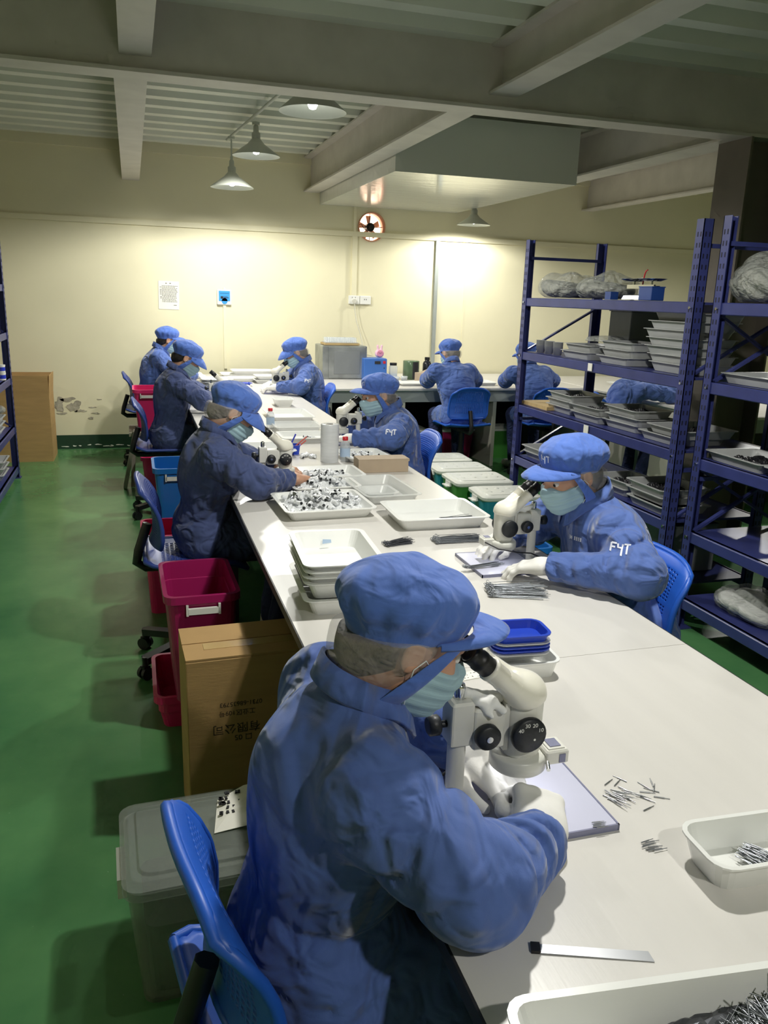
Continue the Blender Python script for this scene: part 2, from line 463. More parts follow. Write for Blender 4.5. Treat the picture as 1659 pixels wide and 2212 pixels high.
def stitch(bvh, org, direction, up, strokes, size, w, lift=0.0012, reach=0.3):
    """flat embroidered strokes laid on a surface: strokes are 2D polylines, projected along direction"""
    d = Vector(direction).normalized(); upv = Vector(up); upv = (upv - d*upv.dot(d)).normalized(); rt = d.cross(upv).normalized()
    mb = MB()
    for st in strokes:
        pts = []
        for (x0, y0), (x1, y1) in zip(st[:-1], st[1:]):
            k = max(2, int(math.hypot(x1-x0, y1-y0)*size/0.004) + 1)
            for i in range(k): pts.append((x0 + (x1-x0)*i/k, y0 + (y1-y0)*i/k))
        pts.append(st[-1])
        L = []; R_ = []
        for i, (x, y) in enumerate(pts):
            a = pts[max(i-1, 0)]; b = pts[min(i+1, len(pts)-1)]
            tx, ty = b[0]-a[0], b[1]-a[1]; l = math.hypot(tx, ty) + 1e-9; nx, ny = -ty/l, tx/l
            for s_, out in ((1, L), (-1, R_)):
                px, py = x*size + s_*nx*w/2, y*size + s_*ny*w/2
                o = Vector(org) + rt*px + upv*py - d*reach
                hit, nrm, _, _ = bvh.ray_cast(o, d, reach*2)
                if hit is None: hit = Vector(org) + rt*px + upv*py; nrm = -d
                out.append(hit + nrm*lift)
        n = len(L)
        mb.add([tuple(q) for q in L] + [tuple(q) for q in R_], [(i, i+1, n+i+1, n+i) for i in range(n-1)])
    return mb
FYT = [[(-1.05,.5),(-1.12,-.5)], [(-1.05,.5),(-.45,.5)], [(-1.08,.05),(-.6,.05)],
       [(-.3,.5),(-.28,.05),(.18,.02)], [(.25,.5),(.12,-.75)], [(.42,.5),(1.15,.5)], [(.8,.5),(.74,-.5)]]
def text(body, size, parent, loc, rot, m, name='printed_text', ext=.0004):
    cu = bpy.data.curves.new(name, 'FONT'); cu.body = body; cu.size = size; cu.extrude = ext; cu.align_x = 'LEFT'
    tmp = bpy.data.objects.new('tmp', cu); COL.objects.link(tmp)
    dg = bpy.context.evaluated_depsgraph_get(); me = bpy.data.meshes.new_from_object(tmp.evaluated_get(dg)); bpy.data.objects.remove(tmp)
    return obj(name, me, m, parent, loc, rot)

# ------------------------------------------------------------------ the room
WY = 8.70; TZ = 0.774
struct('floor', MB().span((-2.3, -2.6, -0.1), (8.2, WY + .1, 0)), 'floor_epoxy', 'glossy green epoxy floor with worn patches')
def wall_with_hole():
    mb = MB(); fx, fz, fr, q = 2.46, 2.30, 0.15, 0.18
    y0, y1 = WY, WY + .12
    for a, b in (((-2.3, 0), (fx-q, 3.2)), ((fx+q, 0), (8.2, 3.2)), ((fx-q, 0), (fx+q, fz-q)), ((fx-q, fz+q), (fx+q, 3.2))):
        mb.span((a[0], y0, a[1]), (b[0], y1, b[1]))
    n = 32; P = []
    for k in range(n):
        t = 2*PI*k/n + PI/4; c, s = math.cos(t), math.sin(t); m = q/max(abs(c), abs(s))
        P += [(fx+c*m, y0, fz+s*m), (fx+c*fr, y0, fz+s*fr), (fx+c*fr, y1, fz+s*fr)]
    F = []
    for k in range(n):
        a, b = 3*k, 3*((k+1) % n); F += [(a, b, b+1, a+1), (a+1, b+1, b+2, a+2)]
    mb.add(P, F); return mb
wall_back = struct('wall_back', wall_with_hole(), 'wall_paint', 'cream painted back wall with flaking plaster low at the left')
struct('wall_left', MB().span((-2.4, -2.6, 0), (-2.3, WY, 3.2)), 'wall_paint')
struct('wall_right', MB().span((8.2, -2.6, 0), (8.3, WY, 3.2)), 'wall_paint')
struct('wall_front', MB().span((-2.3, -2.7, 0), (8.2, -2.6, 3.2)), 'wall_paint')
def patch(cx, cz, rx, rz, seed, m, dy=0.003):
    r = random.Random(seed); n = 22; ph = [r.uniform(0, 6) for _ in range(4)]; P = []
    for k in range(n):
        t = 2*PI*k/n; q = 1 + .25*math.sin(2*t+ph[0]) + .2*math.sin(3*t+ph[1]) + .12*math.sin(7*t+ph[2]) + r.uniform(-.08, .08)
        P.append((cx + rx*q*math.cos(t), cz + rz*q*math.sin(t)))
    mb = MB(); A = [(x, WY - dy, z) for x, z in P]; B = [(x, WY + .001, z) for x, z in P]
    mb.add(A + B, [tuple(range(n))] + [(i, (i+1) % n, n+(i+1) % n, n+i) for i in range(n)])
    return obj('plaster_patch', mb, m, wall_back)
for i, (x, z, rx, rz) in enumerate([(-.74, .45, .05, .06), (-.60, .43, .055, .06), (-.66, .50, .07, .02), (-.54, .385, .045, .014), (-.43, .42, .03, .008), (-.40, .36, .04, .007),
                                    (-.45, .31, .03, .01), (-.36, .50, .02, .006), (-.72, .36, .04, .012)]):
    patch(x, z, rx, rz, i, 'plaster')
struct('baseboard_back', MB().span((-2.3, WY-.012, 0), (8.2, WY, .14)), 'band_green', 'dark green painted band along the foot of the back wall')
for i in range(9): patch(-.70 + i*.075 + random.uniform(-.02, .02), .03 + random.uniform(-.008, .012), random.uniform(.012, .04), random.uniform(.004, .009), 40+i, 'paper', .014)
struct('trim_1', MB().span((-2.3, WY-.022, 2.195), (8.2, WY, 2.245)), 'wall_paint', 'thin cream strip running the length of the back wall')
struct('trim_2', MB().span((3.545, WY-.006, 0), (3.56, WY, 2.2)), 'wall_paint', 'vertical joint cover on the back wall')
struct('trim_12', MB().span((-2.3, WY-.03, 2.86), (8.2, WY, 3.02)), 'wall_paint', 'cream closing strip where the deck meets the back wall')
# corrugated deck
def deck(x0, x1, y0, y1, z, pitch=.31, top=.15, dep=.075):
    mb = MB(); prof = []; y = y0
    while y < y1:
        prof += [(y, z+dep), (y+top, z+dep), (y+top+.03, z), (y+pitch-.03, z)]; y += pitch
    prof.append((y1, z+dep))
    prof = [(min(a, y1), b) for a, b in prof]
    P = []; n = len(prof)
    for x in (x0, x1): P += [(x, a, b) for a, b in prof]
    for x in (x0, x1): P += [(x, a, z+.16) for a, b in prof]
    F = [(i, i+1, n+i+1, n+i) for i in range(n-1)] + [(2*n+i, 3*n+i, 3*n+i+1, 2*n+i+1) for i in range(n-1)]
    return mb.add(P, F)
struct('ceiling', deck(-2.3, 8.2, -2.6, WY, 2.93), 'deck_paint', 'pale corrugated metal deck between the steel beams')
def ibeam_y(name, x, y0, y1, zb, zt, w, label):
    mb = MB(); mb.span((x-w/2, y0, zb), (x+w/2, y1, zb+.014)); mb.span((x-.006, y0, zb+.014), (x+.006, y1, zt-.014))
    mb.span((x-w/2, y0, zt-.014), (x+w/2, y1, zt))
    o = struct(name, mb, 'steel_paint', label); return o
ibeam_y('trim_3', 0.045, 4.63, WY, 2.60, 2.93, .16, 'white steel beam running to the back wall, leftmost of the far bays')
ibeam_y('trim_4', 1.81, 4.63, WY, 2.60, 2.93, .16, 'white steel beam beside the dropped glossy soffit')
ibeam_y('trim_5', 3.66, 4.63, WY, 2.60, 2.93, .2, 'white steel beam running from the dark column to the back wall')
ibeam_y('trim_6', 5.00, 4.63, WY, 2.60, 2.93, .15, 'short white steel beam far right over the shelving')
ibeam_y('trim_7', 0.07, -2.6, 4.50, 2.68, 2.93, .15, 'shallow steel beam overhead at the upper left')
ibeam_y('trim_8', 2.00, -2.6, 4.50, 2.68, 2.93, .165, 'shallow steel beam overhead at the upper right')
mb = MB(); mb.span((-2.3, 4.46, 2.60), (8.2, 4.63, 2.618)); mb.span((-2.3, 4.50, 2.618), (8.2, 4.515, 3.09))
mb.span((-2.3, 4.46, 3.06), (8.2, 4.63, 3.09))
struct('trim_9', mb, 'steel_paint', 'deep grey steel girder crossing the whole room')
struct('trim_10', MB().span((1.90, 6.12, 2.49), (3.40, WY, 2.9)), 'soffit_gloss', 'dropped soffit box with glossy white underside')
mb = MB(); mb.span((3.63, 4.45, 0), (3.645, 4.75, 2.6)); mb.span((3.965, 4.45, 0), (3.98, 4.75, 2.6)); mb.span((3.645, 4.58, 0), (3.965, 4.60, 2.6))
struct('trim_11', mb, 'column_paint', 'dark grey steel column behind the shelving')

# ------------------------------------------------------------------ lamps (each carries its own bulb)
def pendant(label, x, y, zr, r=.185, power=LAMP_W, pole_top=2.87, group='pendant lamps with conical shades', hh=.13):
    t = thing('pendant_lamp', label, 'lamp', (x, y, zr), 0, group)
    mb = MB(); prof = [(r, 0), (r-.002, .004), (r*.34, hh*.7), (r*.3, hh*.78), (.035, hh*.95), (.03, hh)]
    mb.lathe(prof, 36, 0, cap=False)
    inn = [(r-.002, .002), (r*.33, hh*.68), (.026, hh*.9)]
    mb.lathe(inn, 36, 1, cap=False)
    obj('lamp_shade', mb, ['lamp_shade_out', 'lamp_shade_in'], t)
    obj('socket', MB().lathe([(.03, hh-.01), (.034, hh), (.034, hh+.035), (.022, hh+.045), (.02, hh+.085), (.012, hh+.095), (.012, hh+.12)], 20), 'lamp_shade_out', t)
    obj('bulb', MB().lathe([(.001, .012), (.02, .018), (.03, .04), (.024, .062), (.014, .08), (.013, hh*.85)], 20), 'bulb', t)
    top = pole_top - zr
    obj('stem', MB().cyl((0, 0, hh+.1), (0, 0, top), .007, n=10), 'lamp_shade_out', t)
    obj('ceiling_rose', MB().cyl((0, 0, top-.02), (0, 0, top), .03, n=16), 'lamp_shade_out', t)
    ld = bpy.data.lights.new('lamp_light', 'SPOT'); ld.energy = power; ld.shadow_soft_size = .045
    ld.color = (1.0, .985, .92); ld.spot_size = math.radians(170); ld.spot_blend = .3
    lo = bpy.data.objects.new('lamp_light', ld); link(lo, t); lo.location = (0, 0, -.003)
    return t
pendant('pendant lamp hanging lowest over the far end of the bench', .875, 7.55, 2.462, power=LAMP_W*1.15)
pendant('pendant lamp just in front of the lowest hanging one', .985, 6.85, 2.625)
pendant('wide silver-lined pendant lamp under the girder, nearest of those in view', 1.07, 5.12, 2.632, r=.20, pole_top=2.93, hh=.16, power=LAMP_W*1.15)
pendant('small pendant lamp hung under the glossy soffit', 3.42, 8.22, 2.335, r=.172, pole_top=2.49, hh=.11, power=LAMP_W*.72)
pendant('pendant lamp above the near workbench, overhead', 1.10, 1.95, 2.60, pole_top=2.93, power=LAMP_W*1.65)
pendant('added fill pendant lamp over the aisle behind the viewer', 1.0, -.75, 2.60, pole_top=2.93, power=LAMP_W*.9)  # unseen lamp added as fill light from behind the camera
pendant('pendant lamp over the far right table behind the column', 5.45, 5.95, 2.45, pole_top=2.93, power=LAMP_W*1.2)
tag(obj('conduit_pipe', MB().cyl((.86, 7.75, 2.875), (1.07, 5.0, 2.875), .011, n=10), 'lamp_shade_out'),
    'pale conduit pipe under the deck carrying the two hanging lamps', 'pipe')

# ------------------------------------------------------------------ wall things
def exhaust_fan():
    t = thing('exhaust_fan', 'round exhaust fan opening glowing orange high on the back wall', 'fan', (2.46, WY+.1, 2.30))
    obj('glow_panel', MB().cyl((0, .03, 0), (0, .035, 0), .16, n=32), 'fan_glow', t)
    ring = MB(); n = 36; P = []
    for yy, r in ((-.118, .149), (-.118, .138), (.03, .138), (.03, .149)):
        P += [(r*math.cos(2*PI*k/n), yy, r*math.sin(2*PI*k/n)) for k in range(n)]
    ring.add(P, [(j*n+i, j*n+(i+1) % n, ((j+1) % 4)*n+(i+1) % n, ((j+1) % 4)*n+i) for j in range(4) for i in range(n)], 0, True)
    obj('duct_ring', ring, 'fan_ring', t)
    obj('motor', MB().cyl((0, -.06, 0), (0, .02, 0), .045, n=20).cyl((0, -.085, 0), (0, -.06, 0), .018, n=12), 'black_plastic', t)
    for a in (PI/2, -PI/2, 0.05, PI+.05):
        obj('strut', MB().bar((.04*math.cos(a), -.02, .04*math.sin(a)), (.138*math.cos(a), -.02, .138*math.sin(a)), .006, .006), 'black_plastic', t)
    for k in range(5):
        a = 2*PI*k/5+.4; ca, sa = math.cos(a), math.sin(a)
        P = [(.04*ca - .015*sa, .004, .04*sa + .015*ca), (.04*ca + .015*sa, .012, .04*sa - .015*ca), (.118*ca + .034*sa, .018, .118*sa - .034*ca), (.12*ca - .03*sa, .002, .12*sa + .03*ca)]
        m_ = MB().add(P + [(x, y+.002, z) for x, y, z in P], [(0,1,2,3),(7,6,5,4),(0,4,5,1),(1,5,6,2),(2,6,7,3),(3,7,4,0)])
        obj('blade', m_, 'fan_blade', t)
    obj('power_lead', MB().tube([(-.13, -.03, .01), (-.10, -.05, .03), (-.07, -.06, -.02), (-.05, -.08, -.03), (-.02, -.09, -.01)], .004), 'black_plastic', t)
exhaust_fan()
def notice():
    t = thing('notice_sheet', 'white typed notice sheet taped to the back wall', 'notice', (.36, WY-.003, 1.54))
    obj('sheet', MB().box((0, 0, 0), (.2, .003, .275), (0, .02, 0)), 'paper', t)
    mb = MB(); r = random.Random(3); z = .088
    mb.span((-.03, -.0025, .112), (-.015, -.002, .121)); mb.span((.01, -.0025, .112), (.025, -.002, .121))
    while z > -.075:
        x = -.085 + (.02 if r.random() < .3 else 0)
        while x < .06 + r.random()*.025:
            w = r.uniform(.006, .02); mb.span((x, -.0025, z), (x+w, -.0019, z+.0055)); x += w + .004
        z -= .0118
    mb.span((.045, -.0025, -.098), (.075, -.002, -.092))
    obj('typed_lines', mb, 'ink_grey', t)['kind'] = 'stuff'
notice()
def meter():
    t = thing('wall_meter', 'white thermo-hygrometer with blue screen on the back wall', 'meter', (.91, WY, 1.535))
    obj('case', MB().span((-.075, -.035, -.075), (.07, 0, .08), bev=.008).cyl((0, -.02, .08), (0, -.02, .1), .012, n=12), 'white_plastic', t)
    s = obj('screen', MB().span((-.058, -.039, -.035), (.055, -.034, .065)).cyl((0, -.039, -.035), (0, -.034, -.035), .03, n=20), 'screen_blue', t)
    obj('readout', MB().span((-.04, -.0405, -.012), (-.012, -.039, .012)).span((-.008, -.0405, -.005), (.04, -.039, .002)).span((-.008, -.0405, .008), (.03, -.039, .012)).span((-.045, -.0405, .04), (.045, -.039, .043)), 'ink_dark', s)
    obj('conduit', MB().span((-.015, -.02, -.72), (.015, 0, -.075)), 'wall_paint', t)
meter()
def sockets():
    t = thing('wall_socket', 'double white wall socket under its vertical conduit', 'socket', (2.31, WY, 1.55))
    obj('plate', MB().span((-.09, -.03, -.045), (.03, 0, .045), bev=.005), 'white_plastic', t)
    obj('plate', MB().span((.035, -.03, -.045), (.155, 0, .045), bev=.005), 'white_plastic', t)
    obj('plug', MB().cyl((-.03, -.055, -.012), (-.03, -.03, -.012), .022, n=16), 'cable_white', t)
    ph_ = obj('pin_holes', MB().span((-.055, -.031, .02), (-.05, -.0295, .03)).span((-.02, -.031, .02), (-.015, -.0295, .03)).span((.08, -.031, 0), (.086, -.0295, .014)).span((.1, -.031, 0), (.106, -.0295, .014)), 'ink_dark', t)
    obj('conduit', MB().span((-.06, -.025, .045), (-.005, 0, .645)).span((-.05, -.02, .69), (-.02, 0, .94)), 'wall_paint', t)
    obj('power_lead', MB().tube([(-.03, -.05, -.03), (-.028, -.05, -.1), (-.01, -.06, -.22), (.03, -.08, -.35), (.05, -.1, -.45), (.055, -.14, -.56), (.05, -.3, -.558), (.06, -.45, -.556)], .004), 'cable_white', t)
sockets()
tag(obj('wall_conduit', MB().span((3.185, WY-.03, .8), (3.225, WY, 2.2)), 'counter_grey'), 'grey vertical cable conduit on the back wall beside the seated worker', 'conduit')

# ------------------------------------------------------------------ work tables and counter
def worktable(label, y0, y1, end):
    t = thing('worktable', label, 'table', ((.36+1.303)/2, (y0+y1)/2, 0), 0, 'white laminate tables pushed end to end')
    w = 1.303-.36; d = y1-y0-.0015
    obj('tabletop', MB().box((0, 0, TZ-.0125), (w-.004, d, .025)), 'laminate', t)
    e = MB()
    for s in (-1, 1): e.box((s*(w/2), 0, TZ-.0135), (.004, d, .026))
    obj('edge_band', e, 'table_edge', t)
    obj('apron', MB().box((-w/2+.05, 0, TZ-.065), (.02, d-.1, .08)).box((w/2-.05, 0, TZ-.065), (.02, d-.1, .08)), 'panel_dark', t)
    obj('shade_panel', MB().box((0, 0, .42), (.018, d-.14, .62)), 'panel_dark', t)  # added dark sheet standing in for the shade under the table
    for sy in (-1, 1):
        for sx in (-1, 1):
            obj('leg', MB().box((sx*(w/2-.06), sy*(d/2-.06), (TZ-.026)/2), (.045, .045, TZ-.026)), 'panel_dark', t)
worktable('white laminate table nearest the viewer, carrying the front microscope', -.72, 1.585, 0)
worktable('white laminate table carrying the tray stack and the trays of small caps', 1.585, 3.9, 0)
worktable('white laminate table in the middle of the row, beside the plastic film roll', 3.9, 6.2, 0)
worktable('white laminate table at the far end of the row by the back wall', 6.2, 8.5, 0)

def counter(label, x0, x1, y0, y1, legs):
    t = thing('counter', label, 'counter', ((x0+x1)/2, (y0+y1)/2, 0)); w = x1-x0; d = y1-y0
    obj('countertop', MB().box((0, 0, TZ-.014), (w, d, .028), bev=.006), 'laminate', t)
    obj('fascia', MB().box((0, -d/2+.04, TZ-.082), (w-.06, .02, .105)), 'counter_grey', t)
    for x in legs:
        obj('leg_panel', MB().box((x-(x0+x1)/2, -.02, (TZ-.03)/2), (.035, d-.12, TZ-.03)), 'frame_cream', t)
    obj('back_panel', MB().box((0, d/2-.03, (TZ-.03)/2), (w-.1, .015, TZ-.06)), 'panel_dark', t)
counter('long white counter with grey fascia along the back wall', 1.66, 4.34, 7.22, 8.66, (1.70, 2.41, 3.35, 4.3))
counter('white table on the far right seen through the shelving', 4.36, 5.9, 5.2, 8.4, (4.42, 5.8))

# ------------------------------------------------------------------ steel shelving
LEV = (1.62, 1.255, .885, .515, .165)
def shelving(label, x0, x1, y0, y1, levels=LEV, hgt=2.0, face=-1, cross=True):
    t = thing('shelving_unit', label, 'shelf', ((x0+x1)/2, (y0+y1)/2, 0)); cx, cy = (x0+x1)/2, (y0+y1)/2
    w = .055
    for x in (x0, x1):
        for y in (y0, y1):
            sx = 1 if x == x0 else -1; sy = 1 if y == y0 else -1
            mb = MB(); X, Y = x-cx, y-cy
            mb.span((X, Y, 0), (X+sx*.004, Y+sy*w, hgt)); mb.span((X, Y, 0), (X+sx*w, Y+sy*.004, hgt))
            mb.span((X+sx*w, Y, 0), (X+sx*(w-.004), Y+sy*.03, hgt)); mb.box((X+sx*.03, Y+sy*.03, .003), (.08, .08, .006))
            p = obj('post', mb, 'shelf_blue', t)
            hb = MB(); z = .08
            while z < hgt-.05:
                for q in (.016, .038):
                    hb.box((X-sx*.0004, Y+sy*q, z), (.001, .007, .022)); hb.box((X+sx*q, Y-sy*.0004, z), (.007, .001, .022))
                z += .05
            obj('slot_holes', hb, 'hole_dark', p)['kind'] = 'stuff'
    for z in levels:
        s = obj('shelf_board', MB().box((0, 0, z-.008), (x1-x0-.03, y1-y0-.04, .012)), 'shelf_blue', t)
        for x in (x0+.02, x1-.02):
            b = obj('shelf_beam', MB().box((x-cx, 0, z-.03), (.03, y1-y0-.01, .056), bev=.004), 'shelf_blue', s)
        bl = MB()
        for y in (y0+.03, y1-.03): bl.cyl((x0-cx-.006 if face < 0 else x1-cx, y-cy, z-.03), (x0-cx if face < 0 else x1-cx+.006, y-cy, z-.03), .007, n=8)
        obj('bolt', bl, 'chrome', s)
    for y in (y0+.03, y1-.03):
        Y = y-cy; X0, X1 = x0-cx+.03, x1-cx-.03
        obj('frame_tie', MB().bar((X0, Y, hgt-.12), (X1, Y, hgt-.12), .02, .02), 'shelf_blue', t)
        obj('frame_tie', MB().bar((X0, Y, .78), (X1, Y, .78), .02, .02), 'shelf_blue', t)
        for za, zb in ((levels[1]+.0, levels[0]-.06), (levels[3]+.0, levels[2]-.06)):
            obj('brace', MB().bar((X0, Y-.008, za), (X1, Y-.008, zb), .024, .012), 'shelf_blue', t)
            if cross: obj('brace', MB().bar((X1, Y+.008, za), (X0, Y+.008, zb), .024, .012), 'shelf_blue', t)
    return t
shelving('tall blue steel shelving bay with the balance scale on top', 2.60, 3.20, 3.435, 5.30, cross=False)
shelving('tall blue steel shelving bay at the right edge with bubble wrap on top', 2.60, 3.20, 1.45, 3.30)
shelving('blue steel shelving at the left edge of the aisle', -1.55, -.985, 5.3, 7.42, levels=(1.60, 1.22, .85, .44, .10), face=1)
tag(obj('shelf_tag', MB().box((2.598, 4.305, .857), (.004, .05, .05)), 'paper'), 'small white paper tag on a blue shelf beam, above the capped worker', 'tag')
tag(obj('shelf_tag', MB().box((2.598, 4.325, 1.228), (.004, .045, .045)), 'paper'), 'small white paper tag on the second beam, below the tray stacks', 'tag')

# ------------------------------------------------------------------ chairs
def perforated(nu, nv, fn, hole, th=.012):
    """sheet of nu x nv cells, fn(u,v)->point, hole(i,j)->bool opens a slot in that cell"""
    mb = MB(); idx = {}
    def vid(u, v):
        k = (round(u, 4), round(v, 4))
        if k not in idx: idx[k] = len(mb.v); mb.v.append(tuple(fn(u, v)))
        return idx[k]
    for i in range(nu):
        for j in range(nv):
            u0, u1, v0, v1 = i/nu, (i+1)/nu, j/nv, (j+1)/nv
            a = [vid(u0, v0), vid(u1, v0), vid(u1, v1), vid(u0, v1)]
            if hole(i, j):
                du, dv = (u1-u0)*.22, (v1-v0)*.26
                b = [vid(u0+du, v0+dv), vid(u1-du, v0+dv), vid(u1-du, v1-dv), vid(u0+du, v1-dv)]
                for k in range(4): mb.f.append((a[k], a[(k+1) % 4], b[(k+1) % 4], b[k])); mb.m.append(0); mb.sm.append(True)
            else: mb.f.append(tuple(a)); mb.m.append(0); mb.sm.append(True)
    me = mb.mesh(); tmp = bpy.data.objects.new('tmp', me); COL.objects.link(tmp)
    so = tmp.modifiers.new('s', 'SOLIDIFY'); so.thickness = th; so.offset = 0
    dg = bpy.context.evaluated_depsgraph_get(); me2 = bpy.data.meshes.new_from_object(tmp.evaluated_get(dg))
    bpy.data.objects.remove(tmp); me2.name = 'perforated_shell'
    return me2
def back_pt(u, v):       # v 0 bottom .. 1 top
    w = .188*(1 - .06*v) * (1 if .08 < v < .9 else (.96 if v < .97 and v > .03 else .86))
    x = (u-.5)*2*w
    y = float(np.interp(v, [0, .12, .3, .5, .7, .85, .94, 1], [-.172, -.162, -.158, -.163, -.176, -.192, -.206, -.222]))
    y += .035*(2*abs(u-.5))**2 * (1-.6*v)
    return (x, y, .572 + .272*v - .035*(2*abs(u-.5))**4*(v > .5)*(v-.5)*2)
def seat_pt(u, v):
    w = .205*(1 if .06 < v < .94 else .9)
    x = (u-.5)*2*w; y = -.2 + .41*v
    z = .492 + .014*(2*abs(u-.5))**2 - .03*max(0, (v-.8)/.2)**2 + .02*max(0, (.15-v)/.15)
    return (x, y, z)
BACK = perforated(22, 26, back_pt, lambda i, j: 3 <= i < 19 and 4 <= j < 23 and j not in (13,))
SEAT = perforated(20, 20, seat_pt, lambda i, j: 3 <= i < 17 and 3 <= j < 17)
def rim_mesh(fn):
    pts = [fn(u, 0) for u in np.linspace(0, 1, 12)] + [fn(1, v) for v in np.linspace(0, 1, 14)][1:] + [fn(u, 1) for u in np.linspace(1, 0, 12)][1:] + [fn(0, v) for v in np.linspace(1, 0, 14)][1:]
    return MB().tube(pts, .010, 8)
def chair(label, x, y, rotz, m='chair_blue'):
    t = thing('task_chair', label, 'chair', (x, y, 0), rotz, 'blue perforated task chairs')
    o = obj('backrest', BACK if m == 'chair_blue' else BACK.copy(), m, t); obj('rim', RIM_B if m == 'chair_blue' else RIM_B.copy(), m, o)
    o = obj('seat', SEAT if m == 'chair_blue' else SEAT.copy(), m, t); obj('rim', RIM_S if m == 'chair_blue' else RIM_S.copy(), m, o)
    obj('back_bracket', MBR, 'black_plastic', t)
    obj('gas_lift', GAS, 'black_plastic', t)
    for k in range(5):
        a = 2*PI*k/5 + .3
        l = obj('base_arm', ARM, 'black_plastic', t, rot=(0, 0, a)); obj('caster', CAST, 'black_plastic', l)
    return t
RIM_B = rim_mesh(back_pt).mesh(); RIM_S = rim_mesh(seat_pt).mesh()
MBR = MB().tube([(0, .05, .445), (0, -.2, .445), (0, -.235, .47), (0, -.225, .52), (0, -.185, .64)], .02, 8).box((0, 0, .462), (.16, .2, .03)).mesh()
GAS = MB().cyl((0, 0, .09), (0, 0, .25), .03, n=14).cyl((0, 0, .25), (0, 0, .455), .02, n=14).mesh()
ARM = MB().bar((.02, 0, .11), (.27, 0, .085), .045, .03).cyl((.27, 0, .05), (.27, 0, .10), .012, n=8).mesh()
CAST = MB().cyl((.27, -.022, .028), (.27, -.006, .028), .028, n=14).cyl((.27, .006, .028), (.27, .022, .028), .028, n=14).box((.27, 0, .045), (.03, .03, .03)).mesh()

# ------------------------------------------------------------------ heads, caps, masks, hands (shared meshes)
# head space: x right, y forward (face), z up, origin between the ears at eye level, metres
def head_sdf(p):
    q = p.copy(); q[:, 0] = np.abs(q[:, 0])
    d = ell(p, (0, -.012, .028), (.074, .092, .080))
    d = smin(d, ell(p, (0, .030, -.035), (.060, .062, .082)), .03)
    d = smin(d, rcone(q, (.042, .0, -.062), (0.008, .072, -.100), .022, .020), .025)
    d = smin(d, rcone(q, (.014, .086, .016), (.040, .076, .016), .008, .006), .015)
    d = smin(d, rcone(p, (0, .088, .002), (0, .108, -.036), .007, .012), .012)
    d = smin(d, ell(q, (.010, .100, -.040), (.008, .008, .006)), .008)
    d = smax(d, -ell(q, (.031, .096, -.003), (.015, .012, .010)), .012)
    d = smin(d, ell(q, (.040, .068, -.028), (.016, .014, .014)), .02)
    d = smin(d, rcone(q, (.002, .094, -.066), (.018, .087, -.066), .006, .004), .008)
    ear = ell(q, (.078, -.012, -.012), (.007, .018, .030)); ear = smax(ear, -ell(q, (.086, -.008, -.010), (.006, .010, .018)), .004)
    d = smin(d, ear, .008)
    d = smin(d, rcone(p, (0, -.026, -.05), (0, -.020, -.150), .050, .047), .03)
    return d
def cap_bottom(p): return p[:, 2] - (.048 + (p[:, 1] - .09)*.46)      # edge falls from brow to nape
def cap_sdf(p):
    th = np.arctan2(p[:, 1]+.012, p[:, 0])
    crown = ell(p, (0, -.034, .056), (.099, .118, .060), rotx(.30))
    crown = crown + .0035*np.sin(th*15 + 6*p[:, 2])*np.exp(-((p[:, 2]-.045 - (p[:, 1])*.35)/.03)**2) + .0045*wob(p, 42, .7) + .003*wob(p, 75, 2.1)
    band = ell(p, (0, -.014, .022), (.0835, .1035, .092), rotx(.10))
    d = smin(crown, smax(band, p[:, 2]-.085, .02), .018)
    return smax(d, -(cap_bottom(p)), .006)
def net_sdf(p):
    d = ell(p, (0, -.030, .0), (.090, .096, .098)); d = d + .004*wob(p, 70, 1.1)
    d = smin(d, ell(p, (0, -.06, -.055), (.062, .055, .050)), .03)
    d = smax(d, p[:, 1] - (.022 + .25*p[:, 2]), .006)
    return smax(d, cap_bottom(p)-.012, .006)
def hair_sdf(p):
    d = ell(p, (0, -.022, .012), (.0785, .089, .092)); d = smin(d, ell(p, (0, -.062, -.045), (.056, .045, .05)), .03) + .0016*wob(p, 160, .4)
    d = smax(d, p[:, 1] - (.045 + .2*p[:, 2]), .006)
    q = p.copy(); q[:, 0] = np.abs(q[:, 0])
    return smax(smax(d, -ell(q, (.08, -.005, -.02), (.03, .03, .045)), .006), cap_bottom(p)-.01, .006)
def mask_sdf(p):
    q = p.copy(); q[:, 0] = np.abs(q[:, 0])
    d = smin(head_sdf(p) - .0055, ell(p, (0, .062, -.058), (.052, .056, .056)), .02)
    d = d + .0012*np.sin(p[:, 2]*300)
    d = smax(d, p[:, 2] - (-.012 - .22*q[:, 0]), .004); d = smax(d, -(p[:, 2] + .128), .004)
    d = smax(d, -(p[:, 1] - (.012 + .10*(p[:, 2]+.06))), .004)
    return d
H_BODY = surface(head_sdf, (-.10, -.13, -.215), (.10, .13, .125), .0042, 'head_and_neck')
H_CAP = surface(cap_sdf, (-.12, -.17, -.08), (.12, .12, .165), .004, 'cap_crown')
H_NET = surface(net_sdf, (-.11, -.15, -.13), (.11, .08, .06), .0045, 'hairnet')
H_HAIR = surface(hair_sdf, (-.11, -.14, -.12), (.11, .08, .06), .0045, 'hair')
H_MASK = surface(mask_sdf, (-.09, -.02, -.14), (.09, .14, .02), .0035, 'face_mask')
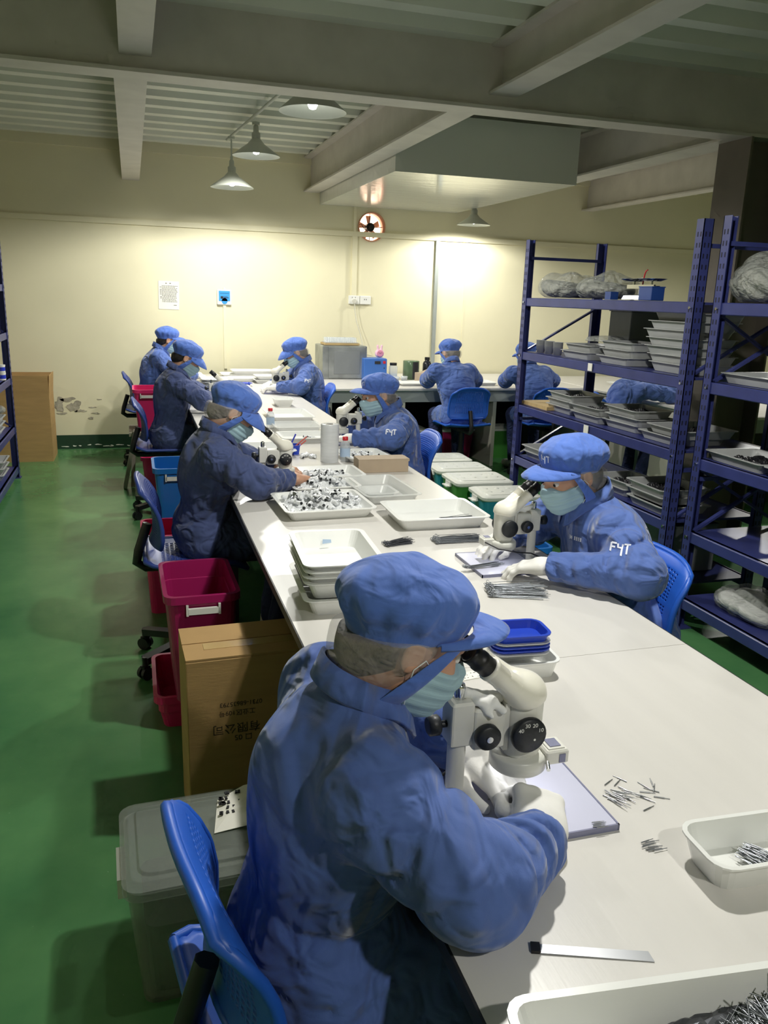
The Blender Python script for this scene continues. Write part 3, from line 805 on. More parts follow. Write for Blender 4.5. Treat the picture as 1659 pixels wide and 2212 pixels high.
def brim(slope=.0, reach=.062):
    mb = MB(); n = 28; m = 7; P = []
    for side in (0, 1):
        for j in range(m):
            f = j/(m-1)
            for i in range(n):
                a = math.radians(-76 + 152*i/(n-1)); c, s = math.cos(a), math.sin(a)
                bx, by = .0845*s, -.012 + .104*c
                bz = .048 + (by-.09)*.46
                ext = reach*max(0, math.cos(a*1.12))**.6*f
                x = bx + ext*s*.55; y = by + ext*(.45+.75*c); z = bz + .006 - ext*slope - .30*f*(x*x)*3.0 + .012*f*(1-f)*2
                P.append((x, y, z - side*.004*(1 if 0 < j else 1)))
    k = n*m; F = []
    for j in range(m-1):
        for i in range(n-1):
            F.append((j*n+i, j*n+i+1, (j+1)*n+i+1, (j+1)*n+i)); F.append((k+j*n+i, k+(j+1)*n+i, k+(j+1)*n+i+1, k+j*n+i+1))
    for i in range(n-1): F.append(((m-1)*n+i, (m-1)*n+i+1, k+(m-1)*n+i+1, k+(m-1)*n+i)); F.append((i, k+i, k+i+1, i+1))
    for j in range(m-1):
        F.append((j*n, (j+1)*n, k+(j+1)*n, k+j*n)); F.append((j*n+n-1, k+j*n+n-1, k+(j+1)*n+n-1, (j+1)*n+n-1))
    mb.add(P, F, 0, True); return mb
H_BRIM = brim().mesh('cap_brim'); H_BRIM_UP = brim(-.40, .050).mesh('cap_brim_raised'); H_BRIM_DN = brim(.75).mesh('cap_brim_lowered')
def chin_flap():
    # cloth band from the brim corner past the cheek to under the jaw, both sides in one loop
    c = [(.083, .048, .036), (.086, .030, .005), (.085, .012, -.035), (.080, -.004, -.070), (.066, -.012, -.100), (.040, -.010, -.122), (0, -.006, -.130)]
    c = c + [(-x, y, z) for x, y, z in c[-2::-1]]
    wd = [.010, .024, .034, .040, .042, .040, .040]; wd = wd + wd[-2::-1]
    P = []; n = len(c)
    for off in (.0, .005):
        for (x, y, z), w in zip(c, wd):
            nx, nz = x, (z+.02)*.6; l = math.hypot(nx, nz)+1e-6; ox, oz = nx/l*off, nz/l*off
            P.append((x+ox, y+w/2+.004, z+oz+.2*w)); P.append((x+ox, y-w/2, z+oz-.2*w))
    F = []
    for s in (0, 1):
        b = s*2*n
        for i in range(n-1):
            q = (b+2*i, b+2*i+1, b+2*i+3, b+2*i+2); F.append(q if s else q[::-1])
    for i in range(n-1):
        F.append((2*i, 2*i+2, 2*n+2*i+2, 2*n+2*i)); F.append((2*i+1, 2*n+2*i+1, 2*n+2*i+3, 2*i+3))
    F.append((0, 2*n, 2*n+1, 1)); F.append((2*n-2, 2*n-1, 4*n-1, 4*n-2))
    me = MB().add(P, F, 0, True).mesh('chin_flap')
    tmp = bpy.data.objects.new('tmp', me); COL.objects.link(tmp); mo = tmp.modifiers.new('s', 'SUBSURF'); mo.levels = 2; mo.render_levels = 2
    dg = bpy.context.evaluated_depsgraph_get(); me2 = bpy.data.meshes.new_from_object(tmp.evaluated_get(dg)); bpy.data.objects.remove(tmp)
    return me2
H_FLAP = chin_flap()
H_LOOP = {}; H_EYE = {}; H_IRIS = {}; H_BROW = {}
for s in (-1, 1):
    H_LOOP[s] = MB().tube([(s*.064, .040, -.034), (s*.074, .026, -.022), (s*.083, .008, -.010), (s*.084, -.004, -.030), (s*.079, .004, -.065), (s*.062, .020, -.094)], .0011, 6).mesh('ear_loop')
    H_EYE[s] = MB().lathe([(.0005, -.011), (.0075, -.008), (.0108, -.001), (.0085, .007), (.0005, .011)], 14, 0, (s*.031, .0765, -.003), (0, 1, 0)).mesh('eye')
    H_IRIS[s] = MB().cyl((s*.031, .086, -.004), (s*.031, .0885, -.004), .0052, n=12).mesh('iris')
    H_BROW[s] = MB().tube([(s*.014, .0945, .016), (s*.030, .092, .022), (s*.050, .080, .018)], [.0025, .0032, .0015], 6).mesh('eyebrow')
CAPBVH = bvh_of(H_CAP)
H_LOGO = stitch(CAPBVH, (0.0, .09, .085), (0, -1, -.35), (0, 0, 1), FYT, .020, .0042, .0010, .12).mesh('cap_lettering')

def hand_mesh(pose, mirror=False):
    """left hand, palm down, wrist at origin, fingers towards +y, thumb towards +x"""
    fx = [.030, .010, -.011, -.030]; ln = [.082, .090, .084, .066]
    prim = [('b', (0, .046, 0), (.041, .046, .0145), .013)]
    bones = []
    for i in range(4):
        c0, c1, c2 = pose['curl'][i]; spread = pose['spread']*(i-1.5)
        p = V3(fx[i], .086 - .006*abs(i-1.2), .001); a = 0.0
        d0 = spread
        for c, f, r0, r1 in ((c0, .46, .0108, .0098), (c1, .31, .0098, .0090), (c2, .23, .0090, .0078)):
            a += c; L = ln[i]*f
            q = p + L*V3(-math.sin(d0)*math.cos(a), math.cos(a)*math.cos(d0), -math.sin(a))
            bones.append((p, q, r0, r1)); p = q
    th = pose['thumb']
    for a, b, r0, r1 in zip(th[:-1], th[1:], (.0150, .0125, .0108), (.0125, .0108, .0090)): bones.append((V3(*a), V3(*b), r0, r1))
    def f(p):
        if mirror: p = p*np.array([-1, 1, 1])
        d = rbox(p, (0, .046, 0), (.042, .046, .0155), .0145)
        d = smin(d, rcone(p, (0, -.045, .002), (0, .02, .001), .026, .028), .03)
        for a, b, r0, r1 in bones: d = smin(d, rcone(p, a, b, r0, r1), .006)
        return d + .0006*wob(p, 160, .3)
    return surface(f, (-.085, -.075, -.095), (.085, .19, .045), .0030, 'hand')
R_ = math.radians
POSE_FLAT = dict(curl=[(R_(18), R_(22), R_(14)), (R_(16), R_(20), R_(14)), (R_(18), R_(24), R_(16)), (R_(24), R_(28), R_(18))], spread=.10,
                 thumb=[(.022, .018, -.004), (.056, .050, -.010), (.066, .082, -.014), (.060, .106, -.018)])
POSE_PINCH = dict(curl=[(R_(48), R_(52), R_(24)), (R_(56), R_(58), R_(28)), (R_(64), R_(64), R_(32)), (R_(70), R_(66), R_(34))], spread=.05,
                  thumb=[(.022, .018, -.006), (.050, .052, -.022), (.050, .086, -.034), (.038, .108, -.046)])
HANDS = {('flat', 0): hand_mesh(POSE_FLAT), ('flat', 1): hand_mesh(POSE_FLAT, True), ('pinch', 0): hand_mesh(POSE_PINCH), ('pinch', 1): hand_mesh(POSE_PINCH, True)}

# ------------------------------------------------------------------ a seated worker
def fold_sleeve(p, a, b, k, amp, ph):
    a = np.asarray(a, float); b = np.asarray(b, float); ab = b-a; L = np.linalg.norm(ab); u, v, w = frame(ab)
    q = p - a; t = (q @ w); th = np.arctan2(q @ v, q @ u)
    s = 1 - np.abs(np.sin(PI*(t/k) + 1.3*np.sin(th + ph) + .8*np.sin(2*th + 2*ph) + 2*ph + 1.1*wob(p, 13, ph)))
    near = np.exp(-np.maximum(np.sqrt(np.maximum((q*q).sum(1) - t*t, 0)) - .13, 0)/.02) * np.exp(-np.maximum(np.abs(t-L/2)-L/2, 0)/.03)
    return amp*near*(.45 - 1.25*s**2.2) * (.55 + .45*np.sin(2*th + 3*ph + 9*t))
def crease(p, f, ph):
    return (1 - np.abs(wob(p, f, ph)))**5
def person(label, base, rotz, hc, pitch, yaw=0.0, roll=0.0, elb=None, wri=None, hands=None, coat='coat_blue', h=.011, hs=.95,
           net=True, mask=True, twist=0.0, seat_z=.50, sleeve=.070, ph=0.3, logos=None, brim_up=False, hand_s=.92, glove=('glove', 'glove'), hdir=None, hroll=(0, 0), shoes=True, 
           logo_cap=True, nbk=None, fat=1.0, headless_lower=False):
    """world positions in; parts are built in the person's own space (y forward, x right, origin on the floor)"""
    t = thing('person', label, 'person', (base[0], base[1], 0), rotz, 'workers in blue coats and caps')
    c, s = math.cos(-rotz), math.sin(-rotz)
    def loc(p): x, y = p[0]-base[0], p[1]-base[1]; return V3(c*x - s*y, s*x + c*y, p[2])
    hcl = loc(hc)
    Rh = rotz_(yaw) @ rotx(-pitch) @ roty(roll)
    pel = V3(0, 0, seat_z + .10)
    nb = hcl + (nbk if nbk is not None else V3(0, -.085, -.105))
    mid = (pel + nb)/2 + V3(0, -.025, .0)
    tw = rotz_(twist)
    shR = nb + tw @ V3(.160*fat, -.010, -.055); shL = nb + tw @ V3(-.160*fat, -.010, -.055)
    eL, eR = loc(elb[0]), loc(elb[1]); wL, wR = loc(wri[0]), loc(wri[1])
    kneeL = V3(-.115, .36, seat_z+.03); kneeR = V3(.115, .36, seat_z+.03)
    chest = pel*.33 + nb*.67 + V3(0, -.022, -.02)
    def body(p):
        d = ell(p, pel + V3(0, -.01, -.01), V3(.185*fat, .145, .14))
        d = smin(d, ell(p, mid + V3(0, .01, -.02), V3(.165*fat, .122, .19)), .07)
        d = smin(d, ell(p, chest + V3(0, .012, 0), V3(.172*fat, .118, .155), tw), .06)
        d = smin(d, rcone(p, shL*.92 + nb*.08 + V3(0, 0, -.012), shR*.92 + nb*.08 + V3(0, 0, -.012), .068, .068), .05)
        d = smin(d, rcone(p, chest + V3(0, .0, .05), nb + V3(0, .004, .012), .09, .060), .05)
        for kn, sx in ((kneeL, -1), (kneeR, 1)):
            hip = V3(sx*.092, .01, seat_z+.06)
            d = smin(d, rcone(p, hip, hip*.35 + kn*.65, .112, .094), .05)
        d = d + .005*wob(p*np.array([1, 1, .7]), 20, ph) + .006*crease(p*np.array([1, 1, .8]), 16, ph) + .003*wob(p, 34, ph+2)
        # crumple rolls where the coat bunches at the waist
        zz = p[:, 2] - (seat_z + .16) - .25*p[:, 1]
        d = d + .008*np.exp(-(zz/.11)**2)*((1 - np.abs(np.sin(PI*zz/.085 + 1.6*np.sin(6*p[:, 0]+ph) + 1.2*np.sin(8*p[:, 1]))))**2.2 - .3)
        for sh, el, wr, pp in ((shL, eL, wL, ph), (shR, eR, wR, ph+1.7)):
            up = rcone(p, sh + V3(0, 0, -.004), el, sleeve*1.02, sleeve*.97)
            up = up - fold_sleeve(p, sh, el, .066, .015, pp)
            fo = rcone(p, el, wr, sleeve*.95, sleeve*.60); fo = fo - fold_sleeve(p, el, wr, .052, .015, pp+.9)
            d = smin(d, smin(up, fo, .025), .035)
            ax = (wr-el)/np.linalg.norm(wr-el)
            d = smax(d, np.where(rcone(p, wr - ax*.01, wr + ax*.10, .075, .09) < 0, (p - wr) @ ax - .004, -1.0), .006)
        # neck opening
        nk = nb + V3(0, .008, .05)
        d = smax(d, -rcone(p, nb + V3(0, .004, .01), nb + V3(0, .03, .12), .050, .062), .01)
        d = smax(d, -(p[:, 2] - (seat_z - .02)), .012)
        return d
    pts = np.array([pel, nb, shL, shR, eL, eR, wL, wR, kneeL*.8, kneeR*.8])
    lo = pts.min(0) - .17; hi = pts.max(0) + .15; lo[2] = seat_z - .06; hi[2] = nb[2] + .10
    lo[1] = min(lo[1], -.24); lo[0] = min(lo[0], -.27); hi[0] = max(hi[0], .27)
    coat_me = surface(body, lo, hi, h, 'coat')
    co = obj('coat', coat_me, coat, t)
    # stand-and-fall collar
    mb = MB(); n = 36; P = []
    fw = V3(0, 1, 0)
    tilt = .42
    for r1, r2, dz in ((.054, .060, .030), (.060, .066, .035), (.078, .082, -.004), (.075, .078, -.010), (.056, .060, .02)):
        for k in range(n+1):
            a = math.radians(-78 + (336)*k/n) - PI/2 - math.radians(90-168-0)*0
            a = math.radians(100 + 340*k/n)     # opening at the front
            ca, sa = math.cos(a), math.sin(a); front = max(0, sa)
            P.append(nb + V3(r1*ca, .004 + r2*sa*1.02, dz + .006 - tilt*.06*sa*1.3 - (.05*front**3 if dz < .02 else 0)) + V3(0, .012, .012))
    F = []
    for j in range(4):
        for k in range(n): F.append((j*(n+1)+k, j*(n+1)+k+1, (j+1)*(n+1)+k+1, (j+1)*(n+1)+k))
    obj('collar', MB().add(P, F, 0, True), coat, t)
    # trousers
    def legs(p):
        d = None
        for kn, sx in ((kneeL, -1), (kneeR, 1)):
            hip = V3(sx*.09, .02, seat_z+.055); an = V3(sx*.11, .30, .11)
            q = smin(rcone(p, hip, kn, .082, .068), rcone(p, kn, an, .068, .058), .03)
            d = q if d is None else smin(d, q, .02)
        return d + .004*wob(p, 40, ph)
    obj('trousers', surface(legs, (-.22, -.10, .04), (.22, .47, seat_z+.16), .016, 'trousers'), 'trousers', t)
    if shoes:
        for sx in (-1, 1):
            f = lambda p, sx=sx: smax(smin(rcone(p, (sx*.11, .29, .05), (sx*.125, .45, .035), .044, .036), rcone(p, (sx*.11, .29, .05), (sx*.11, .29, .11), .042, .046), .03), -(p[:, 2]-.002), .004)
            obj('shoe', surface(f, (sx*.11-.07, .22, -.01), (sx*.11+.09, .52, .17), .011, 'shoe'), 'shoe', t)
    # head
    M = Matrix.Translation(tuple(hcl)) @ Matrix((Rh*hs).tolist()).to_4x4()
    def hp(name, me, m, parent=t):
        o = obj(name, me, None, parent); 
        if not me.materials: me.materials.append(MATS[m])
        o.matrix_local = M if parent is t else Matrix.Identity(4)
        return o
    b = hp('body', H_BODY, 'skin')
    for sd in (-1, 1): hp('eye', H_EYE[sd], 'eye_white', b); hp('iris', H_IRIS[sd], 'eye_dark', b); hp('eyebrow', H_BROW[sd], 'hair', b)
    cp = hp('cap', H_CAP, 'cap_blue'); hp('cap_brim', H_BRIM_UP if brim_up == 1 else H_BRIM_DN if brim_up == -1 else H_BRIM, 'cap_blue', cp); hp('chin_flap', H_FLAP, 'cap_blue', cp)
    if logo_cap: hp('cap_lettering', H_LOGO, 'embroidery', cp)
    hp('hair', H_HAIR, 'hair')
    if net: hp('hairnet', H_NET, 'hairnet')
    if mask: mk = hp('face_mask', H_MASK, 'mask_cloth'); hp('ear_loop', H_LOOP[-1], 'mask_edge', mk); hp('ear_loop', H_LOOP[1], 'mask_edge', mk)
    # hands
    if hands:
        for i, (el, wr) in enumerate(((eL, wL), (eR, wR))):
            if hands[i] is None: continue
            d = (wr - el) if hdir is None or hdir[i] is None else (loc(hdir[i]) - wr)
            d = d/np.linalg.norm(d); z = V3(0, 0, 1) - d*d[2]; z /= np.linalg.norm(z)
            x = np.cross(d, z); Rm = np.stack([x, d, z], 1) @ roty(hroll[i])
            me = HANDS[(hands[i], i)]
            if glove[i] != 'glove' : me = me.copy(); me.materials.clear()
            if not me.materials: me.materials.append(MATS[glove[i]])
            o = obj('glove' if glove[i] != 'skin' else 'hand', me, None, t)
            o.matrix_local = Matrix.Translation(tuple(wr + d*.012)) @ Matrix((Rm*hand_s).tolist()).to_4x4()
    # embroidery on the coat: (kind, world position, letter size)
    if logos:
        bv = bvh_of(coat_me)
        for kind, wp, size, wd in logos:
            dv = V3(wp[0], wp[1], wp[2]-1.6); dv[2] *= .5; dl = loc(V3(base[0]+dv[0], base[1]+dv[1], dv[2]))
            if kind == 'F': st = FYT
            elif isinstance(kind, tuple): st = [list(k) for k in kind]
            else:
                st = [[(-1.6,.5),(-1.0,0),(-1.6,-.5)], [(-.9,.45),(-1.3,0),(-.9,-.45)], [(-1.7,.0),(-.8,.05)]]
                for k in range(4):
                    x = -.4 + k*.5; st = st + [[(x, .4), (x+.35, .4)], [(x, .05), (x+.38, .05)], [(x+.17, .42), (x+.17, -.4)], [(x, -.38), (x+.36, -.38)]]
            obj('sleeve_lettering' if kind == 'F' else 'seam' if isinstance(kind, tuple) else 'chest_lettering', stitch(bv, tuple(loc(wp)), tuple(dl), (0, 0, 1), st, size, wd, .0015 if not isinstance(kind, tuple) else .0008, .25), 'coat_seam' if isinstance(kind, tuple) else 'embroidery', co)
    return t
LH, RH = -PI/2, PI/2
person('worker in blue coat bent over the nearest microscope, seen from behind', (.255, 1.085), LH, (.383, 1.085, 1.105), R_(26), yaw=R_(-2),
       elb=((.455, 1.30, .845), (.402, .832, .848)), wri=((.520, 1.185, .835), (.556, .938, .808)), hands=('flat', 'pinch'), h=.0072, sleeve=.076, ph=.3, brim_up=1, hand_s=1.02,
       hdir=((.59, 1.05, .80), (.615, 1.07, .832)), hroll=(R_(0), R_(15)), seat_z=.50)
person('worker across the bench looking into a microscope, letters on cap and sleeve', (1.49, 2.12), RH, (1.278, 2.19, 1.092), R_(22), yaw=R_(8),
       elb=((1.36, 1.88, .85), (1.30, 2.44, .85)), wri=((1.165, 2.06, .832), (1.17, 2.38, .83)), hands=('flat', 'flat'), h=.0085, ph=1.1,
       hdir=((1.03, 2.17, .80), (1.05, 2.31, .80)), seat_z=.49, logos=(('F', (1.335, 1.96, .915), .024, .005), ('c', (1.245, 2.06, .90), .012, .0026)))
person('second worker on the left side of the bench, shade-darkened coat, face lowered above a microscope', (.275, 3.50), LH, (.398, 3.46, 1.112), R_(38),
       elb=((.47, 3.75, .84), (.465, 3.24, .845)), wri=((.60, 3.60, .83), (.61, 3.34, .832)), hands=('flat', 'pinch'), brim_up=-1, coat='coat_blue_shaded', h=.0095, ph=2.2, seat_z=.50, glove=('skin', 'skin'), logo_cap=False)
person('third worker on the left side, shade-darkened coat, dark short hair below the cap', (.23, 6.0), LH, (.365, 6.02, 1.135), R_(36),
       elb=((.45, 6.28, .85), (.44, 5.74, .86)), wri=((.58, 6.12, .84), (.55, 5.86, .86)), hands=('flat', 'pinch'), brim_up=-1, coat='coat_blue_shaded', h=.012, ph=3.0, net=False, glove=('glove_blue', 'glove'), logo_cap=False)
person('worker at the far left end of the bench against the back wall', (.13, 7.92), LH, (.312, 7.94, 1.15), R_(20), yaw=R_(6),
       elb=((.36, 8.2, .85), (.36, 7.66, .86)), wri=((.52, 8.08, .83), (.54, 7.8, .83)), hands=('flat', 'flat'), h=.013, ph=4.1, net=False, logo_cap=True)
person('worker at the far right end of the bench beside the metal oven', (1.46, 6.93), RH, (1.305, 6.93, 1.12), R_(30),
       elb=((1.31, 6.66, .855), (1.30, 7.2, .855)), wri=((1.14, 6.78, .835), (1.14, 7.06, .835)), hands=('flat', 'flat'), h=.012, ph=5.2, brim_up=-1, logos=(('F', (1.38, 6.72, .90), .022, .006),))
person('worker in the middle of the right side, beside the film roll and carton', (1.46, 4.42), RH, (1.318, 4.45, 1.062), R_(14), yaw=R_(6),
       elb=((1.33, 4.17, .855), (1.31, 4.72, .85)), wri=((1.14, 4.28, .835), (1.15, 4.62, .835)), hands=('flat', 'flat'), h=.0105, ph=6.3, seat_z=.49, logos=(('F', (1.335, 4.22, .885), .024, .006),))
person('worker seated at the back counter with back turned', (2.82, 6.82), 0.0, (2.74, 6.99, 1.125), R_(28), yaw=R_(22),
       elb=((2.58, 7.10, .86), (3.06, 7.10, .86)), wri=((2.66, 7.34, .835), (2.98, 7.34, .835)), hands=('flat', 'flat'), h=.012, ph=7.4)
person('worker at the back counter half hidden by the shelving post', (3.62, 6.80), 0.0, (3.50, 6.98, 1.11), R_(28), yaw=R_(10),
       elb=((3.36, 7.08, .86), (3.86, 7.08, .86)), wri=((3.46, 7.34, .835), (3.76, 7.34, .835)), hands=('flat', 'flat'), h=.013, ph=8.5)
person('worker bowed low over the far right table, seen between shelf boards', (4.08, 6.35), LH, (4.36, 6.3, 1.0), R_(52),
       elb=((4.42, 6.62, .85), (4.42, 6.0, .85)), wri=((4.58, 6.45, .83), (4.58, 6.15, .83)), hands=('flat', 'flat'), h=.013, ph=9.6, nbk=V3(0, -.115, -.07))
person('worker on the far side of the right table, only a sleeve showing past the shelving', (6.08, 7.35), RH, (5.84, 7.3, 1.08), R_(30),
       elb=((5.80, 7.05, .86), (5.80, 7.6, .86)), wri=((5.62, 7.2, .835), (5.62, 7.4, .835)), hands=('flat', 'flat'), h=.014, ph=10.7)

# chairs under and beside them
chair('blue perforated chair under the nearest worker, back rim towards the viewer', .245, 1.045, LH + R_(9))
chair('blue perforated chair behind the worker with the lettered sleeve', 1.375, 2.10, RH)
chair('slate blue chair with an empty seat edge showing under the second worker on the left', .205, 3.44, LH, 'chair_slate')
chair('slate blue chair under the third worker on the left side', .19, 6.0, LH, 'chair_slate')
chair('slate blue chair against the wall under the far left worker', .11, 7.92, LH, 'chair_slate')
chair('blue perforated chair under the worker beside the film roll', 1.435, 4.40, RH)
chair('blue perforated chair under the worker beside the metal oven', 1.42, 6.93, RH)
chair('blue perforated chair seen from behind at the back counter', 2.82, 6.80, 0.0)
chair('blue perforated chair behind the shelving post at the counter', 3.62, 6.78, 0.0)
chair('blue perforated chair under the bowed worker at the far right table', 4.05, 6.33, LH)

# ------------------------------------------------------------------ microscopes
def microscope(label, x, y, rotz, ring_box=True, tissue=True):
    t = thing('microscope', label, 'microscope', (x, y, TZ), rotz, 'stereo microscopes on the bench')
    pl = obj('base_plate', MB().rings([(.245, .225, .004, .001), (.245, .225, .004, .010)], c=(0, .125, 0)), 'stage_plate', t)
    e = MB()
    for s in (-1, 1): e.box((s*.124, .125, .0055), (.003, .231, .011)); e.box((0, .125+s*.114, .0055), (.251, .003, .011))
    obj('plate_edge', e, 'stage_edge', pl)
    obj('pole', MB().cyl((0, 0, 0), (0, 0, .20), .0155, n=24).cyl((0, 0, 0), (0, 0, .004), .03, n=24), 'scope_grey', t)
    obj('pole_tip', MB().lathe([(.0095, .195), (.0095, .222), (.008, .227), (.001, .229)], 18), 'chrome', t)
    cl = obj('clamp_block', MB().box((0, 0, .163), (.046, .040, .078), bev=.004), 'scope_grey', t)
    obj('clamp_knob', MB().cyl((0, -.02, .158), (0, -.034, .158), .006, n=10).lathe([(.014, 0), (.017, .003), (.017, .018), (.013, .021)], 18, 0, (0, -.032, .158), (0, -1, 0)), 'knob_black', cl)
    ar = obj('focus_arm', MB().box((0, .046, .152), (.050, .056, .074), bev=.004).box((0, .078, .150), (.042, .008, .084)), 'scope_grey', t)
    for s in (-1, 1):
        k = obj('focus_knob', MB().lathe([(.008, 0), (.020, .003), (.0215, .006), (.0215, .016), (.019, .019), (.006, .0195)], 24, 0, (s*.025, .038, .146), (s, 0, 0)), 'knob_black', ar)
    for s in (-1, 1): obj('knob_hub', MB().cyl((s*.044, .038, .146), (s*.0465, .038, .146), .0055, n=12), 'chrome', ar)
    pod = obj('optics_pod', MB().rings([(.060, .060, .02, .095), (.064, .064, .022, .102), (.064, .066, .022, .188), (.062, .064, .022, .192)], 0, True, (0, .113, 0)), 'scope_grey', t)
    for s in (-1, 1):
        zk = MB().lathe([(.010, 0), (.0285, .003), (.0305, .006), (.0305, .013), (.028, .016), (.004, .0165)], 28, 0, (s*.0315, .108, .143), (s, 0, 0))
        obj('zoom_knob', zk, 'knob_black', pod)
    for k, (tx, a) in enumerate((('40', 2.5), ('30', 1.85), ('20', 1.2), ('10', .5))):
        text(tx, .0095, pod, (.0482, .108 - .021*math.cos(a)*-1 - .005, .143 + .021*math.sin(a) - .003), (PI/2, 0, PI/2), 'white_plastic', 'zoom_scale_marks', .0002)['kind'] = 'stuff'
    obj('index_dot', MB().cyl((.0478, .116, .137), (.0486, .116, .137), .002, n=8), 'white_plastic', pod)
    def dome(p):
        d = ell(p, (0, .113, .198), (.040, .040, .038)); d = smax(d, -(p[:, 2]-.190), .004)
        q = p.copy(); q[:, 0] = np.abs(q[:, 0])
        d = smin(d, rcone(q, (.020, .105, .204), (.026, .062, .240), .023, .0195), .014)
        return d
    hd = obj('binocular_head', surface(dome, (-.06, .02, .18), (.06, .17, .27), .0036, 'binocular_head'), 'scope_cream', t)
    ax = V3(0, -.755, .656)
    for s in (-1, 1):
        o = V3(s*.027, .068, .235)
        tb = obj('eyepiece_tube', MB().lathe([(.0185, -.02), (.0185, .036), (.0205, .037), (.0205, .043), (.0175, .044)], 24, 0, tuple(o), tuple(ax)), 'scope_cream', t)
        obj('eyecup', MB().lathe([(.0172, .043), (.0172, .060), (.0182, .061), (.0182, .068), (.0165, .070), (.0165, .082), (.0185, .090), (.0150, .0905), (.0120, .085), (.001, .085)], 24, 0, tuple(o), tuple(ax)), 'black_plastic', tb)
    rl = obj('ring_light', MB().lathe([(.030, .094), (.045, .092), (.048, .088), (.048, .068), (.044, .064), (.028, .064), (.026, .09)], 36, 0, (0, .113, 0), cap=False).cyl((0, .113, .088), (0, .113, .097), .032, n=28), 'scope_ring', t)
    obj('lens', MB().cyl((0, .113, .075), (0, .113, .088), .0255, n=28), 'eye_dark', rl)
    if ring_box:
        obj('led_ring', MB().lathe([(.030, .0632), (.042, .0632)], 36, 0, (0, .113, 0), cap=False), 'led_white', rl)
        b = obj('light_switch_box', MB().box((.012, .170, .088), (.046, .042, .026), bev=.003).box((.012, .170, .1015), (.034, .03, .003)), 'scope_grey', rl)
        obj('rocker_switch', MB().box((.0358, .178, .087), (.002, .011, .015)).box((.012, .170, .1035), (.024, .02, .002)), 'stage_edge', rl)
        obj('thumb_screw', MB().cyl((.040, .148, .086), (.056, .142, .082), .0035, n=10), 'chrome', rl)
        obj('light_cable', MB().tube([(-.01, .185, .09), (-.05, .15, .075), (-.055, .08, .06), (-.045, .02, .05), (-.035, -.02, .03), (-.05, -.05, .006), (-.10, -.06, .004)], .0026, 8), 'cable_dark', rl)
    if tissue:
        def tis(p):
            d = np.full(len(p), 9.0)
            for a, b, r in (((0, .008, .208), (.004, .035, .200), .010), ((.004, .035, .200), (.0, .075, .196), .011), ((.015, .03, .200), (.028, .045, .178), .008), ((.02, .05, .198), (.029, .062, .186), .007)):
                d = smin(d, rcone(p, a, b, r, r*.8), .012)
            return d + .004*wob(p, 190, .6)
        obj('tissue', surface(tis, (-.03, -.02, .15), (.06, .10, .23), .003, 'tissue'), 'tissue', t)
    return t
sc1 = microscope('nearest cream stereo microscope with black zoom knob reading numbers, in the foreground', .478, 1.098, LH)
microscope('cream stereo microscope used by the worker with the lettered sleeve', 1.205, 2.265, RH).scale = (.90,)*3
s3 = microscope('cream stereo microscope in front of the second worker on the left', .515, 3.47, LH, False, False); s3.scale = (.88,)*3
r = dup(s3, (1.222, 4.50, TZ), RH, 'cream stereo microscope beside the film roll, facing the right-hand worker'); r.scale = (.88,)*3
r = dup(s3, (1.238, 6.92, TZ), RH, 'cream stereo microscope at the far right end of the bench'); r.scale = (.88,)*3
r = dup(s3, (.525, 6.03, TZ), LH, 'cream stereo microscope of the third worker on the left side'); r.scale = (.88,)*3
r = dup(s3, (5.2, 6.55, TZ), LH, 'cream stereo microscope on the far right table behind the shelving'); r.scale = (.88,)*3

# ------------------------------------------------------------------ trays
def tray_mb(w, d, h, flare=.018, rim=.012, th=.0025, r=.018):
    return MB().rings([(w-2*flare-2*rim, d-2*flare-2*rim, r, 0), (w-2*rim, d-2*rim, r+.004, h-.003), (w, d, r+.010, h-.003), (w, d, r+.010, h), (w-2*rim-2*th, d-2*rim-2*th, r+.003, h), (w-2*flare-2*rim-2*th, d-2*flare-2*rim-2*th, r, th+.001)])
TR = {}
def tray(label, x, y, z, w, d, h, rotz=0, m='tray_white', group=None, name='tray', **k):
    key = (w, d, h, m, tuple(sorted(k.items())))
    if key not in TR:
        me = tray_mb(w, d, h, **k).mesh('tray'); me.materials.append(MATS[m]); TR[key] = me
    o = obj(name, TR[key], None); o.location = (x, y, z); o.rotation_euler = (0, 0, rotz)
    return tag(o, label, 'tray', group)
def heap(name, label, x, y, z, w, d, h, m, seed=0, rotz=0, cat='parts'):
    """low irregular mound of small parts"""
    n = 30; r = random.Random(seed); P = []; ph = r.uniform(0, 9)
    for i in range(n+1):
        for j in range(n+1):
            u, v = i/n*2-1, j/n*2-1; q = max(0, 1-(abs(u)**2.2+abs(v)**2.2)/1.2)
            P.append((u*w/2, v*d/2, h*(q**.7)*(.6+.4*math.sin(5*u+ph)*math.cos(4*v+ph)) + (r.uniform(0, .22)*h if q > 0 else 0) + .001))
    F = [(i*(n+1)+j, (i+1)*(n+1)+j, (i+1)*(n+1)+j+1, i*(n+1)+j+1) for i in range(n) for j in range(n)]
    b = len(P); P.append((0, 0, 0)); 
    o = obj(name, MB().add(P, F, 0, False), m); o.location = (x, y, z); o.rotation_euler = (0, 0, rotz)
    return tag(o, label, cat, None, 'stuff')
